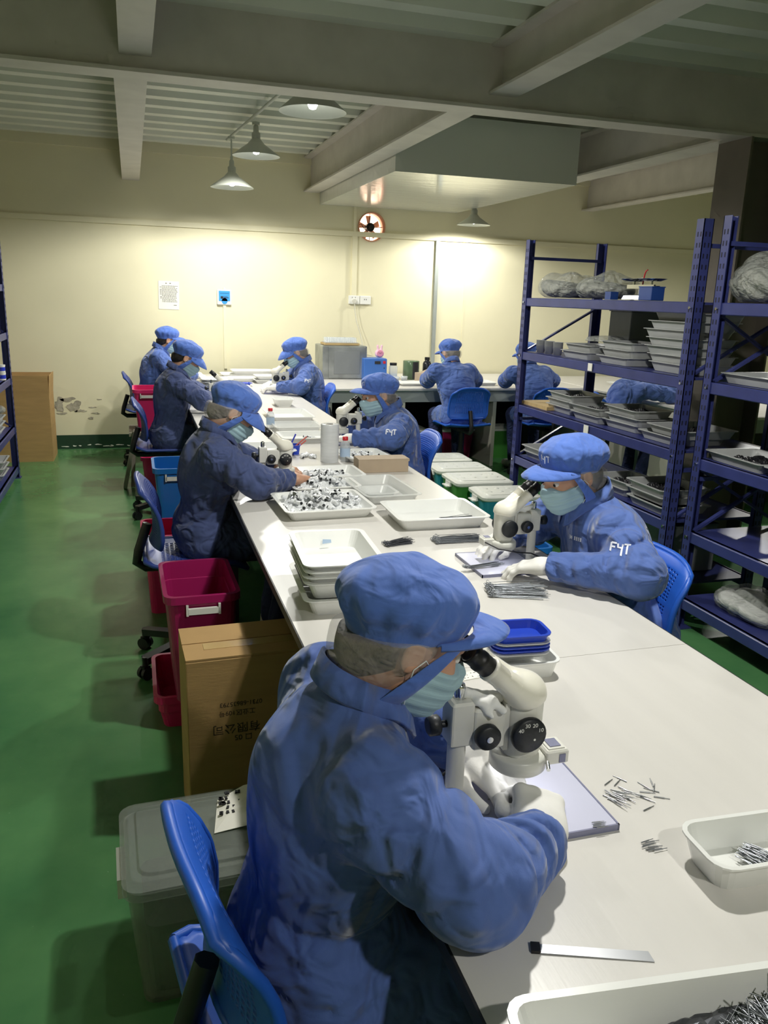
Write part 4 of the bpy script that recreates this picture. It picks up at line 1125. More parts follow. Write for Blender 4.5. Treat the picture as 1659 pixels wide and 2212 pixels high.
# near stack of five white trays
ords = ['bottom', 'second from the bottom', 'middle', 'fourth from the bottom', 'topmost']
for k in range(5):
    tray(f'white plastic tray, {ords[k]} of the stack beside the nearest worker', .515 + .002*(k % 2), 2.105 + .003*(k % 3), TZ + (0 if k == 0 else .046 + (k-1)*.0165), .225, .335, .050, R_(-3), group='stack of white trays')
tag(obj('paper_scrap', MB().add([(0, 0, 0), (.028, .004, .001), (.027, .006, .010), (.002, .003, .013)], [(0, 1, 2, 3)]).add([(0, -.001, 0), (.028, .003, .001), (.027, .005, .010), (.002, .002, .013)], [(3, 2, 1, 0)]), 'label_blue', None, (.505, 2.232, TZ+.115)), 'tiny torn paper scrap inside the topmost tray', 'paper')
tray('big white tray heaped with small white caps, in front', .685, 3.035, TZ, .36, .33, .040, R_(2))
tray('white tray of small caps behind the heaped one', .81, 3.59, TZ, .36, .25, .035, R_(2))
tray('translucent empty tray beside the heaped cap tray', .985, 3.255, TZ, .25, .40, .04, R_(3), 'tray_clear')
tray('smaller clear tray lying inside the translucent one', .96, 3.19, TZ+.006, .15, .16, .03, R_(3), 'tray_clear')
tray('wide white tray with wires at the right table edge', 1.07, 2.81, TZ, .36, .30, .046, R_(-1))
tray('white tray of caps in front of the right-hand worker', 1.12, 4.02, TZ, .24, .26, .03, R_(5))
tray('white tray with scattered caps past the film roll', .93, 4.62, TZ, .30, .26, .03)
tray('white tray holding pinkish packets', .95, 4.98, TZ, .30, .26, .035, 0, 'tray_clear')
tray('empty white tray, far middle of the bench', .99, 5.47, TZ, .30, .42, .035)
tray('white tray beside the second worker, under the blue pen cup', .66, 4.24, TZ, .26, .30, .035)
tray('deep white tub in front of the far right worker', 1.06, 6.10, TZ, .15, .20, .055, 0, 'tray_white', None, 'tub', rim=.006)
for k in range(9): tray(f'flat white tray, {["lowest", "second", "third", "fourth", "fifth", "sixth", "seventh", "eighth", "topmost"][k]} layer of the stack by the third worker', .60, 6.42, TZ + k*.019, .24, .26, .022, group='stack of flat trays by the third worker')
for i, (lab, x, y, z, w, d) in enumerate([('long white tray on the far end, lowest of the pair by the wall', 1.02, 8.25, 0, .42, .28), ('white tray laid across the long one by the wall', 1.12, 8.22, .036, .42, .26), ('white tray in the far middle with small dark parts', .98, 7.86, 0, .26, .24), ('white tray beside the one with dark parts at the far end', 1.20, 7.72, 0, .28, .24),
                                     ('white tray resting on top beside the far right worker', 1.20, 7.70, .036, .26, .22), ('shallow white tray in front of the far left worker', .72, 7.78, 0, .26, .26), ('white tray across the bench from the far right worker', .80, 7.1, 0, .30, .26)]):
    tray(lab, x, y, TZ + z, w, d, .035)
tray('blue tray among the white trays near the far end', .93, 7.42, TZ, .16, .12, .03, 0, 'tray_blue')
tag(obj('carton', MB().box((0, 0, .033), (.25, .10, .064)).box((0, 0, .0655), (.25, .102, .002)).box((.128, 0, .058), (.008, .09, .012)), 'cardboard_light', None, (1.13, 3.72, TZ), (0, 0, R_(-1))), 'long low kraft carton on the bench beside the film roll', 'box')
# blue trays near the front microscope
tray('clear white tub under the small blue trays', .825, 1.545, TZ, .150, .115, .042, R_(-4), 'tray_white', None, 'tub', rim=.005, flare=.008)
for k, m in enumerate(['tray_clear', 'tray_blue', 'tray_blue', 'tray_clear', 'tray_blue']):
    tray(['clear tray between the tub and the blue trays', 'small blue tray, lowest of the blue ones', 'small blue tray, middle one', 'clear tray between two blue trays', 'small blue tray, open on top of the stack'][k], .812, 1.555, TZ + .046 + .0085*k, .138, .102, .022 if k == 4 else .012, R_(-5), m, 'small stacked trays', rim=.005, flare=.006)
tag(obj('paper_strip', MB().box((0, 0, .001), (.09, .035, .002)), 'paper', None, (.70, 1.545, TZ), (0, 0, R_(8))), 'printed white paper strip behind the nearest microscope', 'paper')
mbp = MB(); r_ = random.Random(5)
for i in range(26): mbp.box((r_.uniform(-.042, .042), r_.uniform(-.015, .015), .0024), (r_.uniform(.002, .006), .0014, .0006), (0, 0, r_.uniform(0, 3)))
op = obj('printed_marks', mbp, 'ink_dark', bpy.data.objects['paper_strip']); op['kind'] = 'stuff'
tray('frosted white tub with pins at the right edge of the near table', .868, .848, TZ, .20, .118, .048, R_(-3), 'tray_white', None, 'tub', rim=.005, flare=.012, r=.022)
tray('big white tray of metal pins in the bottom right corner', .60, .50, TZ, .50, .30, .055, R_(-6), 'tray_white', rim=.008)

# ------------------------------------------------------------------ small white caps
capm = MB(); capm.cyl((0, 0, -.010), (0, 0, .006), .0082, n=8, mi=0); capm.cyl((0, 0, .006), (0, 0, .0105), .0058, n=8, mi=1)
CAPM = capm.mesh('small_cap'); CAPM.materials.append(MATS['cap_part']); CAPM.materials.append(MATS['cap_part_dark'])
capw = MB(); capw.cyl((0, 0, -.010), (0, 0, .008), .0082, n=8, mi=0); capw.cyl((0, 0, .008), (0, 0, .0105), .0066, n=8, mi=0)
CAPW = capw.mesh('small_cap_white'); CAPW.materials.append(MATS['cap_part'])
CAPS = capm.mesh('small_cap_silver'); CAPS.materials.append(MATS['steel']); CAPS.materials.append(MATS['cap_part'])
r_ = random.Random(11)
def caps(n, x, y, w, d, z, hgt, rot, what):
    for _ in range(n):
        u, v = r_.gauss(0, .42), r_.gauss(0, .42)
        while abs(u) > .95 or abs(v) > .95: u, v = r_.gauss(0, .42), r_.gauss(0, .42)
        zz = z + .008 + hgt*max(0, 1 - .55*(u*u+v*v)**.5*1.25)
        c_, s_ = math.cos(rot), math.sin(rot); dx, dy = u*w/2, v*d/2
        o = bpy.data.objects.new('small_cap', CAPM if r_.random() < .5 else CAPW if r_.random() < .6 else CAPS); COL.objects.link(o)
        o.location = (x + c_*dx - s_*dy, y + s_*dx + c_*dy, zz + r_.uniform(-.006, .006) * (hgt > .01))
        o.rotation_euler = (PI/2 + r_.uniform(-.5, .5), r_.uniform(-.4, .4), r_.uniform(0, 6.28))
        tag(o, what, 'cap', what)
caps(135, .695, 3.07, .31, .32, TZ+.004, .060, R_(2), 'small white plastic cap in the big heap on the front tray')
heap('cap_heap', 'white small caps filling the lower part of the heap in the front tray', .69, 3.06, TZ+.004, .30, .28, .046, 'cap_part', 1, R_(2))
tray('white cap tray wedged between the heaped tray and the one behind', .76, 3.345, TZ, .30, .19, .036, R_(2))
caps(48, .76, 3.345, .26, .17, TZ+.004, .052, R_(2), 'small white plastic cap in the middle of the three cap trays')
heap('cap_heap', 'white small caps under the heap in the middle cap tray', .76, 3.345, TZ+.004, .25, .16, .046, 'cap_part', 3, R_(2))
caps(56, .80, 3.58, .28, .2, TZ+.004, .022, R_(2), 'small white plastic cap in the tray behind the heaped one')
heap('cap_heap', 'white small caps at the bottom of the tray behind the heaped one', .80, 3.57, TZ+.004, .28, .2, .018, 'cap_part', 2, R_(2))
caps(34, 1.12, 4.03, .18, .19, TZ+.004, .012, R_(5), 'small white plastic cap in the tray before the right-hand worker')
caps(16, .84, 4.10, .09, .12, TZ, .006, 0, 'small white plastic cap lying loose beside the film roll')
caps(10, .94, 4.58, .22, .14, TZ+.004, .004, 0, 'small white plastic cap scattered in a far tray')

# ------------------------------------------------------------------ wires, pins, tools
def wires(name, label, x, y, n, L, spread, fan, rotz, m='wire_grey', z=TZ, hgt=.012, loops=True, rad=.0009, seed=0):
    r = random.Random(seed); mb = MB()
    for i in range(n):
        a = r.gauss(0, fan); o = r.uniform(-1, 1)*spread; zz = .002 + abs(r.gauss(0, .5))*hgt*(1 - abs(o)/spread*.6); l = L*r.uniform(.85, 1.08); s0 = r.uniform(-.06, .06)*L
        p0 = (s0, o, zz); p1 = (s0 + l*math.cos(a), o + l*math.sin(a) + r.gauss(0, .002), max(.0015, zz + r.gauss(0, .003)))
        mid = tuple((p0[k]+p1[k])/2 + (r.gauss(0, .0015) if k < 2 else abs(r.gauss(0, .0008))) for k in range(3))
        mb.tube([p0, mid, p1], rad, 4)
        if loops:
            c = (s0 - .004, o, zz + .001); tl = r.uniform(-1, 1)
            mb.tube([(c[0] + .004*math.cos(t), c[1] + .004*math.sin(t)*math.cos(tl), c[2] + .004*math.sin(t)*abs(math.sin(tl)) + .002) for t in np.linspace(0, 5.6, 7)], rad, 4)
    o = obj(name, mb, m); o.location = (x, y, z); o.rotation_euler = (0, 0, rotz)
    return tag(o, label, 'wires', None, 'stuff')
wires('wire_bundle', 'small bundle of dark looped wires left of the longer bundle', .80, 2.53, 46, .10, .018, .10, R_(18), 'wire_dark', seed=1)
wires('wire_bundle', 'bundle of grey looped wires beside the microscope of the lettered worker', .985, 2.535, 90, .16, .028, .05, R_(0), seed=2, hgt=.018)
wires('wire_bundle', 'thick bundle of grey looped wires under the elbow of the lettered worker', .965, 2.03, 120, .15, .042, .07, R_(-14), seed=3, hgt=.022)
wires('wire_bundle', 'few looped wires held on the plate by the lettered worker', .965, 2.215, 22, .12, .010, .05, R_(8), 'wire_grey', TZ+.012, seed=4, hgt=.006)
wires('wire_strands', 'few thin wires in the wide white tray at the table edge', 1.09, 2.79, 14, .15, .007, .04, R_(4), 'wire_grey', TZ+.008, loops=False, seed=5, hgt=.006)
wires('pin_pile', 'bundle of thin pins in the frosted tub', .868, .865, 60, .04, .022, .06, R_(-70), 'wire_grey', TZ+.010, loops=False, seed=6, hgt=.014, rad=.0007)
wires('pin_pile', 'mass of thin metal pins filling the corner tray', .66, .60, 520, .06, .15, .5, R_(-78), 'wire_grey', TZ+.022, loops=False, seed=7, hgt=.035, rad=.0008)
heap('pin_pile', 'dark bed of metal pins in the corner tray', .66, .52, TZ+.004, .34, .22, .034, 'wire_dark', 9, R_(-6))
PINM = MB().cyl((-.014, 0, .0012), (.004, 0, .0012), .0012, n=6).cyl((.004, 0, .0012), (.013, 0, .0012), .0007, n=6).mesh('metal_pin'); PINM.materials.append(MATS['steel'])
r_ = random.Random(21)
def pin(x, y, a, z, lab, s=1.0):
    o = bpy.data.objects.new('metal_pin', PINM); COL.objects.link(o); o.location = (x, y, z); o.rotation_euler = (0, 0, a); o.scale = (s, s, s)
    tag(o, lab, 'pin', lab)
for i in range(22): pin(.775 + r_.gauss(0, .020), 1.058 - i*.0012 + r_.gauss(0, .006), R_(-48) + r_.gauss(0, .22), TZ + r_.uniform(0, .004), 'short steel drill pin in the loose scatter right of the microscope plate')
for i, (x, y, a) in enumerate([(.79, 1.09, .6), (.80, 1.10, 2.1), (.775, 1.095, .5), (.83, 1.07, 1.9), (.835, 1.055, 2.4), (.845, 1.06, .9), (.825, 1.05, -.4), (.84, 1.03, -.5), (.80, 1.01, .3), (.85, 1.075, 1.2)]): pin(x, y, a, TZ, 'short steel drill pin lying apart at the edge of the scatter')
for i in range(8): pin(.747 + r_.uniform(-.008, .008), .935 - i*.0035, r_.gauss(0, .06), TZ + r_.uniform(0, .002), 'short steel drill pin in the neat row between plate and tub', .9)
for i in range(5): pin(.684 + r_.uniform(-.004, .004), .985 - i*.0034, r_.gauss(-.05, .05), TZ+.0115, 'short steel drill pin on the corner of the microscope plate', .8)
for i in range(6): pin(.553 + r_.uniform(-.006, .006), 1.10 - i*.003, r_.gauss(0, .1), TZ+.0115, 'short steel drill pin under the lens of the nearest microscope', .8)
t = thing('steel_scraper', 'flat steel blade lying on the near table in front of the elbow', 'tool', (.537, .757, TZ), R_(-20))
obj('blade', MB().add([(-.066, -.008, .0005), (.082, -.0085, .0005), (.078, .0085, .0005), (-.066, .007, .0005), (-.066, -.008, .0025), (.082, -.0085, .0015), (.078, .0085, .0015), (-.066, .007, .0025)], [(0,3,2,1),(4,5,6,7),(0,1,5,4),(1,2,6,5),(2,3,7,6),(3,0,4,7)]), 'steel', t)
obj('tip', MB().box((-.071, 0, .0025), (.012, .016, .005)), 'black_plastic', t)
t = thing('film_roll', 'tall upright roll of clear plastic film standing on the bench', 'roll', (.93, 3.97, TZ))
obj('roll', MB().lathe([(.018, 0), (.045, 0), (.046, .002), (.0455, .06), (.0465, .12), (.0455, .19), (.045, .193), (.018, .193), (.016, .19)], 32, cap=False), 'film_roll', t)
obj('core', MB().lathe([(.016, 0), (.0185, 0), (.0185, .1935), (.016, .1935)], 24, cap=False), 'cardboard_light', t)
t = thing('water_bottle', 'small clear bottle with red cap next to the film roll', 'bottle', (1.012, 3.97, TZ))
obj('bottle_body', MB().lathe([(.001, .001), (.024, .001), (.026, .006), (.026, .082), (.020, .098), (.012, .104), (.012, .112)], 24), 'bottle_clear', t)
obj('bottle_cap', MB().lathe([(.0135, .108), (.0145, .109), (.0145, .126), (.001, .127)], 20), 'red_plastic', t)
obj('bottle_label', MB().lathe([(.0263, .025), (.0263, .07)], 24, cap=False), 'label_blue', t)
t = thing('water_bottle', 'clear bottle with red cap farther along the bench', 'bottle', (.80, 5.05, TZ))
for ch in list(bpy.data.objects['water_bottle'].children):
    c_ = ch.copy(); COL.objects.link(c_); c_.parent = t
t = thing('pen_cup', 'small blue plastic tub holding pens', 'tub', (.775, 4.20, TZ))
obj('cup', tray_mb(.10, .08, .05, .006, .004), 'tray_blue', t)
for i, (a, b, m, nm) in enumerate([((-.02, 0, .01), (.03, .03, .10), 'pen_blue', 'blue'), ((-.01, .01, .01), (.09, .03, .085), 'pen_red', 'red'), ((0, -.01, .01), (.08, .0, .07), 'pen_red', 'slanting red')]):
    tag(obj('pen', MB().cyl(a, b, .004, n=8), m, None, (.775, 4.20, TZ)), f'{nm} pen leaning in the small blue tub', 'pen')

# ------------------------------------------------------------------ bins and cartons
def bin_(label, x, y, z, w, d, h, m, rotz=0, lid=None, handles='white_plastic', name='storage_bin', rim_m=None):
    t = thing(name, label, 'bin', (x, y, z), rotz)
    tp = .05
    if lid:
        obj('body', MB().rings([(w-tp, d-tp, .03, 0), (w, d, .035, h-.01), (w, d, .035, h), (w-.01, d-.01, .03, h), (w-tp-.01, d-tp-.01, .03, .006)]), m, t)
        l = obj('lid', MB().rings([(w+.012, d+.012, .04, h-.012), (w+.02, d+.02, .04, h-.004), (w+.02, d+.02, .04, h+.012), (w-.02, d-.02, .03, h+.02), (w-.07, d-.07, .03, h+.02), (w-.08, d-.08, .03, h+.026), (w-.09, d-.09, .03, h+.026)]), lid, t)
        dots = MB()
        for i in range(4):
            for j in range(2): dots.lathe([(.018, 0), (.016, .002), (.001, .003)], 12, 0, ((i-1.5)*w*.2, (j-.5)*d*.28, h+.0255))
        obj('lid_studs', dots, lid, l)['kind'] = 'stuff'
    else:
        obj('body', MB().rings([(w-tp-.02, d-tp-.02, .03, 0), (w-.025, d-.025, .035, h-.03), (w, d, .04, h-.028), (w, d, .04, h), (w-.03, d-.03, .032, h), (w-.034, d-.034, .03, h-.07), (w-.04, d-.04, .03, h-.072), (w-tp-.03, d-tp-.03, .03, .006)]), m, t)
    if handles:
        for s in (-1, 1):
            if lid: obj('handle', MB().bar((s*(w/2+.008), -.05, h-.02), (s*(w/2+.008), .05, h-.02), .012, .03).bar((s*(w/2+.025), -.045, h-.035), (s*(w/2+.025), .045, h-.035), .03, .008), handles, t)
            else: obj('handle', MB().bar((-.055, s*(d/2), h-.055), (.055, s*(d/2), h-.055), .012, .022).bar((-.06, s*(d/2), h-.05), (-.052, s*(d/2), h-.05), .012, .04).bar((.052, s*(d/2), h-.05), (.06, s*(d/2), h-.05), .012, .04), handles, t)
    return t
bin_('magenta storage bin with white lid, farthest of the row by the shelving', 2.57, 6.02, 0, .42, .30, .34, 'bin_magenta', R_(-3), 'lid_white')
bin_('teal storage bin with white lid, second of the row by the shelving', 2.55, 5.66, 0, .42, .30, .34, 'bin_teal', R_(-2), 'lid_white')
bin_('green storage bin with white lid beside the shelving', 2.515, 5.27, 0, .42, .34, .34, 'bin_green', R_(-2), 'lid_white').location.x = 2.33
bin_('blue storage bin with white lid, nearest of the row', 2.36, 4.87, 0, .40, .32, .33, 'bin_teal', R_(-4), 'lid_white')
for o in ('storage_bin', 'storage_bin.001'): bpy.data.objects[o].location.x = 2.345
bpy.data.objects['storage_bin'].location.y = 6.04
bin_('low open blue bin with clear bags beside the right table edge', 1.72, 3.5, 0, .34, .40, .46, 'bin_blue', 0, None)
# bins on the left aisle
bin_('large open magenta bin below the bench with white handle', .19, 2.95, .14, .27, .42, .42, 'bin_magenta', R_(1)).name = 'storage_bin'
bin_('pink bin standing under the large magenta one', .16, 3.02, 0, .3, .4, .14, 'bin_pink', 0, None, None)
bin_('pink bin low on the floor behind the slate chair', .10, 4.15, 0, .22, .34, .42, 'bin_pink', 0, None, None)
bin_('bright blue open bin behind the second worker on the left', .19, 4.62, .28, .25, .36, .38, 'bin_blue', 0)
bin_('magenta bin under the bright blue one', .19, 4.62, 0, .26, .36, .28, 'bin_magenta', 0)
bin_('bright pink open bin on the wooden stool by the far left worker', .09, 7.10, .46, .24, .38, .34, 'bin_pink', 0)
bin_('small pink bin on the floor near the wooden stool', .10, 6.72, 0, .18, .26, .30, 'bin_pink', 0, None, None)
t = thing('wooden_stool', 'grey weathered stool board under the pink bin', 'stool', (.08, 7.08, 0))
obj('seat', MB().box((0, 0, .44), (.30, .42, .03)), 'stool_wood', t)
for sx in (-1, 1):
    for sy in (-1, 1): obj('leg', MB().bar((sx*.11, sy*.16, .43), (sx*.14, sy*.19, 0), .03, .03), 'stool_wood', t)
tag(obj('plank', MB().box((0, 0, .24), (.03, .13, .48), (0, R_(12), 0), bev=.004), 'stool_wood', None, (-.07, 6.85, 0.004)), 'worn grey plank leaning beside the stool', 'plank')
# clear bin in the foreground
t = thing('clear_bin', 'translucent grey storage bin on the floor behind the nearest chair', 'bin', (.10, 1.73, 0), R_(2))
obj('body', MB().rings([(.30, .26, .03, 0), (.35, .31, .035, .31), (.35, .31, .035, .32), (.342, .302, .03, .32), (.292, .252, .03, .006)]), 'bin_clear', t)
l = obj('lid', MB().rings([(.36, .32, .04, .305), (.37, .33, .04, .31), (.37, .33, .04, .335), (.33, .29, .03, .345), (.30, .26, .03, .345), (.29, .25, .03, .350), (.1, .1, .03, .350)]), 'bin_clear', t)
obj('handle', MB().box((-.185, 0, .27), (.02, .12, .05)), 'lid_white', t)
obj('contents', MB().rings([(.26, .22, .03, .01), (.28, .24, .03, .20), (.2, .16, .03, .23)]), 'bin_fill', t)
tag(obj('paper_sheet', MB().add([(0, 0, 0), (.10, .01, .004), (.16, .05, .022), (.15, .16, .02), (.09, .17, .006), (.02, .13, .0), (.05, .07, .012)], [(0, 1, 6), (1, 2, 6), (2, 3, 6), (3, 4, 6), (4, 5, 6), (5, 0, 6)]), 'paper', None, (.13, 1.70, .353)), 'crumpled printed paper lying on the clear bin', 'paper')
so = bpy.data.objects['paper_sheet'].modifiers.new('s', 'SOLIDIFY'); so.thickness = .0015
mbp = MB(); r_ = random.Random(8)
for i in range(22): mbp.box((.02 + r_.uniform(0, .055), .10 + .04*(i % 2) - .02*(i % 3), .010), (.006, .010, .004), (0, 0, r_.uniform(-.3, .3)))
obj('printed_marks', mbp, 'ink_dark', bpy.data.objects['paper_sheet'])['kind'] = 'stuff'
# big carton in the aisle with upside-down print
t = thing('carton', 'brown taped carton standing in the aisle with printing upside down', 'box', (.275, 2.31, 0), R_(2))
w, d, h = .36, .23, .57
obj('body', MB().box((0, 0, h/2), (w, d, h), bev=.004), 'cardboard', t)
obj('flap', MB().box((0, -d/4-.001, h+.003), (w-.002, d/2-.004, .005)), 'cardboard', t)
obj('flap', MB().box((0, d/4+.002, h+.005), (w-.002, d/2-.002, .005), (R_(2), 0, 0)), 'cardboard', t)
obj('tape_strip', MB().box((0.03, -.03, h+.0062), (w-.06, .045, .0008)), 'tape', t)
fy = -d/2 - .0006
text('有限公司', .036, t, (.034, fy, .355), (PI/2, PI, 0), 'cardboard_ink')
text('工业区109号', .020, t, (.020, fy, .400), (PI/2, PI, 0), 'cardboard_ink')
text('0731-68635793', .020, t, (.040, fy, .428), (PI/2, PI, 0), 'cardboard_ink')
text('口 05', .024, t, (.010, fy, .318), (PI/2, PI, 0), 'cardboard_ink')
t = thing('carton', 'tall open brown carton against the back wall at the left', 'box', (-1.08, 8.28, 0))
obj('body', MB().box((0, 0, .30), (.62, .44, .60)), 'cardboard', t)
obj('flap', MB().box((0, -.222, .70), (.62, .006, .20), (R_(3), 0, 0)), 'cardboard', t)
obj('flap', MB().box((.314, 0, .70), (.006, .42, .20), (0, R_(4), 0)), 'cardboard', t)
obj('flap', MB().box((0, .224, .695), (.62, .006, .19), (R_(-4), 0, 0)), 'cardboard', t)
# under the back counter
for lab, x, m in (('magenta bin with pale lid under the back counter, right of the seated worker', 3.12, 'bin_magenta'), ('green bin with pale lid under the back counter behind the leg panel', 3.60, 'bin_green'), ('dark magenta bin under the back counter, left part', 2.62, 'bin_magenta'), ('green bin under the counter near the metal oven', 2.05, 'bin_green')):
    bin_(lab, x, 7.75, 0, .36, .30, .30, m, 0, 'lid_white')

# ------------------------------------------------------------------ things on the back counter
t = thing('metal_oven', 'square galvanised metal oven on the back counter', 'oven', (2.03, 8.2, TZ))
obj('body', MB().box((0, .02, .165), (.46, .36, .33), bev=.006), 'galvanised', t)
dr = obj('door', MB().box((.02, -.165, .165), (.38, .012, .31), bev=.004), 'galvanised', t)
obj('door_panel', MB().box((.02, -.173, .165), (.27, .006, .23), bev=.003), 'box_grey', dr)
obj('handle', MB().box((.195, -.185, .165), (.02, .03, .03)), 'black_plastic', dr)
t = thing('sample_rack', 'rack of small upright vials lying on the metal oven', 'rack', (2.01, 8.18, TZ+.332))
obj('board', MB().box((0, 0, .012), (.36, .2, .02)), 'wood', t)
mbv = MB()
for i in range(15):
    for j in range(4): mbv.cyl((-.15+i*.0215, -.06+j*.04, .022), (-.15+i*.0215, -.06+j*.04, .075), .007, n=6)
obj('vials', mbv, 'bottle_clear', t)['kind'] = 'stuff'
obj('vial_tray', MB().box((0, 0, .026), (.34, .18, .006)), 'tray_shade_grey', t)
t = thing('power_supply', 'blue instrument box with small display on the counter', 'instrument', (2.325, 8.05, TZ))
obj('case', MB().box((0, 0, .108), (.24, .22, .215), bev=.006), 'appliance_blue', t)
obj('display', MB().box((.02, -.112, .175), (.06, .006, .028)), 'ink_dark', t)
obj('switch', MB().box((.09, -.112, .178), (.026, .006, .026)), 'red_plastic', t)
obj('button', MB().cyl((.09, -.114, .12), (.09, -.108, .12), .006, n=10), 'ink_dark', t)
t = thing('rabbit_clock', 'pale pink rabbit-eared alarm clock on the blue instrument', 'clock', (2.385, 8.02, TZ+.217))
def rab(p):
    d = ell(p, (0, 0, .045), (.048, .025, .044))
    for s in (-1, 1): d = smin(d, rcone(p, (s*.018, 0, .085), (s*.022, 0, .120), .012, .011), .01)
    return smax(d, -(p[:, 2]-.002), .004)
obj('body', surface(rab, (-.06, -.04, -.005), (.06, .04, .14), .004, 'rabbit_body'), 'pink_soft', t)
obj('dial', MB().lathe([(.034, 0), (.034, .004), (.030, .005)], 24, 0, (0, -.021, .045), (0, -1, 0)), 'pink_deep', t)
obj('hands', MB().bar((0, -.0275, .045), (.014, -.0275, .055), .002, .002).bar((0, -.0275, .045), (-.018, -.0275, .058), .002, .002), 'ink_dark', t)
t = thing('jar', 'tall clear jar with dark lid on the counter', 'jar', (2.53, 8.0, TZ))
obj('glass', MB().rings([(.08, .08, .02, .001), (.08, .08, .02, .13), (.06, .06, .02, .145)], 0, True), 'bottle_clear', t)
obj('lid', MB().cyl((0, 0, .145), (0, 0, .17), .036, n=18), 'black_plastic', t)
obj('contents', MB().rings([(.07, .07, .018, .004), (.07, .07, .018, .06)], 0, True), 'label_blue', t)
t = thing('green_tin', 'dark green cylinder with pale label on the counter', 'container', (2.74, 8.05, TZ))
obj('body', MB().lathe([(.001, .001), (.085, .001), (.085, .185), (.08, .19), (.001, .19)], 28), 'green_glass', t)
obj('inner_roll', MB().cyl((.01, -.03, .01), (.01, -.03, .18), .058, n=24), 'ink_dark', t)
t = thing('chemical_bottle', 'black chemical bottle with white label by the grey conduit', 'bottle', (2.95, 8.15, TZ))
obj('body', MB().lathe([(.001, .001), (.044, .001), (.046, .006), (.046, .15), (.036, .172), (.024, .180), (.024, .195)], 24), 'bottle_black', t)
obj('cap', MB().cyl((0, 0, .19), (0, 0, .218), .027, n=20), 'black_plastic', t)
obj('label', MB().box((.02, -.044, .075), (.045, .004, .06)), 'paper', t)
tag(obj('torn_carton', MB().box((0, 0, .045), (.15, .13, .09), bev=.003).bar((-.02, -.01, .09), (.10, -.04, .14), .15, .004), 'cardboard_light', None, (2.80, 7.80, TZ), (0, 0, .3)), 'torn open kraft box on the counter by the papers', 'box')
tag(obj('paper_sheet', MB().box((0, 0, .01), (.2, .16, .003), (.1, -.08, .2)).box((.03, -.02, .024), (.2, .14, .003), (-.04, .12, -.2)), 'paper', None, (2.92, 7.66, TZ+.005)), 'white papers lying in front of the torn box', 'paper')
tray('flat white tray of small parts near the counter edge', 2.60, 7.52, TZ, .36, .26, .025)
tray('white tray on the counter at the left hand of the seated worker', 2.98, 7.50, TZ, .22, .2, .03)
tray('white tray with vials right of the seated worker', 3.32, 7.56, TZ, .26, .3, .03)
tray('white tray on the counter next to the shelving post', 3.9, 7.56, TZ, .26, .3, .03)
for lab, x, y in (('small pot of dark parts in front of the blue instrument', 2.50, 7.80), ('second small pot of dark parts on the counter', 2.60, 7.84)):
    t = thing('pot', lab, 'pot', (x, y, TZ)); obj('pot', MB().lathe([(.001, .001), (.028, .001), (.036, .05), (.033, .05), (.026, .004)], 18), 'bottle_clear', t); obj('fill', MB().cyl((0, 0, .004), (0, 0, .03), .026, n=14), 'dark_parts', t)
tray('pale tray on the far right table', 4.8, 6.9, TZ, .34, .28, .03)
tray('second pale tray on the far right table behind the microscope', 4.9, 7.4, TZ, .34, .28, .03)

# ------------------------------------------------------------------ things on the shelving
def bag(name, label, x, y, z, w, d, h, seed, m='bag_plastic', inner='bag_content', cat='bag', rough=1.0, res=.009):
    t = thing(name, label, cat, (x, y, z)); ph = seed*1.7
    rr = random.Random(seed); bl = [(rr.uniform(-.28, .28)*w, rr.uniform(-.3, .3)*d, rr.uniform(.25, .6)*h, rr.uniform(.55, 1.0)) for _ in range(5)]
    def f(p, k=1.0, sh=0):
        q = ell(p, (0, 0, h*.36), (w/2*k, d/2*k, h*.48*k))
        for bx, by, bz, br in bl: q = smin(q, ell(p, (bx, by, bz), (w*.24*br*k, d*.24*br*k, h*.42*br*k)), .04)
        q = q + .010*rough*wob(p, 24, ph) + .012*rough*crease(p, 26, ph+2); return smax(q, -(p[:, 2]-.003-sh), .008)
    obj('film', surface(f, (-w/2-.05, -d/2-.05, -.01), (w/2+.05, d/2+.05, h+.07), res, 'bag'), m, t)
    if inner: obj('contents', surface(lambda p: smax(f(p, .86, .004), p[:, 2] - h*.5 - .15*p[:, 1], .02), (-w/2-.05, -d/2-.05, -.01), (w/2+.05, d/2+.05, h+.05), res, 'bag_fill'), inner, t)
    return t
bag('plastic_bag', 'grey plastic bag slumped at the far end of the top shelf', 2.80, 5.02, LEV[0], .34, .56, .19, 1)
bag('plastic_bag', 'long grey plastic bag in the middle of the top shelf', 2.80, 4.55, LEV[0], .34, .52, .18, 2)
bag('bubble_wrap', 'crumpled bubble wrap on the top shelf at the right edge', 2.80, 3.10, LEV[0], .42, .50, .27, 3, 'bag_plastic', 'bag_content', 'wrap', 1.5)
bag('plastic_bag', 'clear knotted bag on the bottom shelf at the right edge', 2.80, 2.98, LEV[4], .30, .40, .15, 4, 'bag_plastic', 'tissue')
bag('plastic_bag', 'clear crumpled bag on the fourth shelf behind the lettered cap', 2.80, 4.92, LEV[3]+.06, .3, .3, .12, 5, 'bag_plastic', None)
bag('plastic_bag', 'dark bag on the bottom shelf of the scale bay', 2.85, 4.2, LEV[4], .4, .6, .18, 6, 'bag_plastic', 'dark_parts')
t = thing('parts_box', 'upright grey box standing behind the trays on the second shelf', 'box', (3.03, 4.56, LEV[1])); obj('box', MB().box((0, 0, .15), (.22, .24, .30), bev=.006), 'box_grey', t); obj('lid', MB().box((0, 0, .303), (.23, .25, .012)), 'box_grey', t)
bag('plastic_bag', 'flat folded plastic on the tray stack by the small cups', 2.86, 4.60, LEV[1]+.105, .24, .30, .03, 9, 'bag_plastic', None, rough=.4)
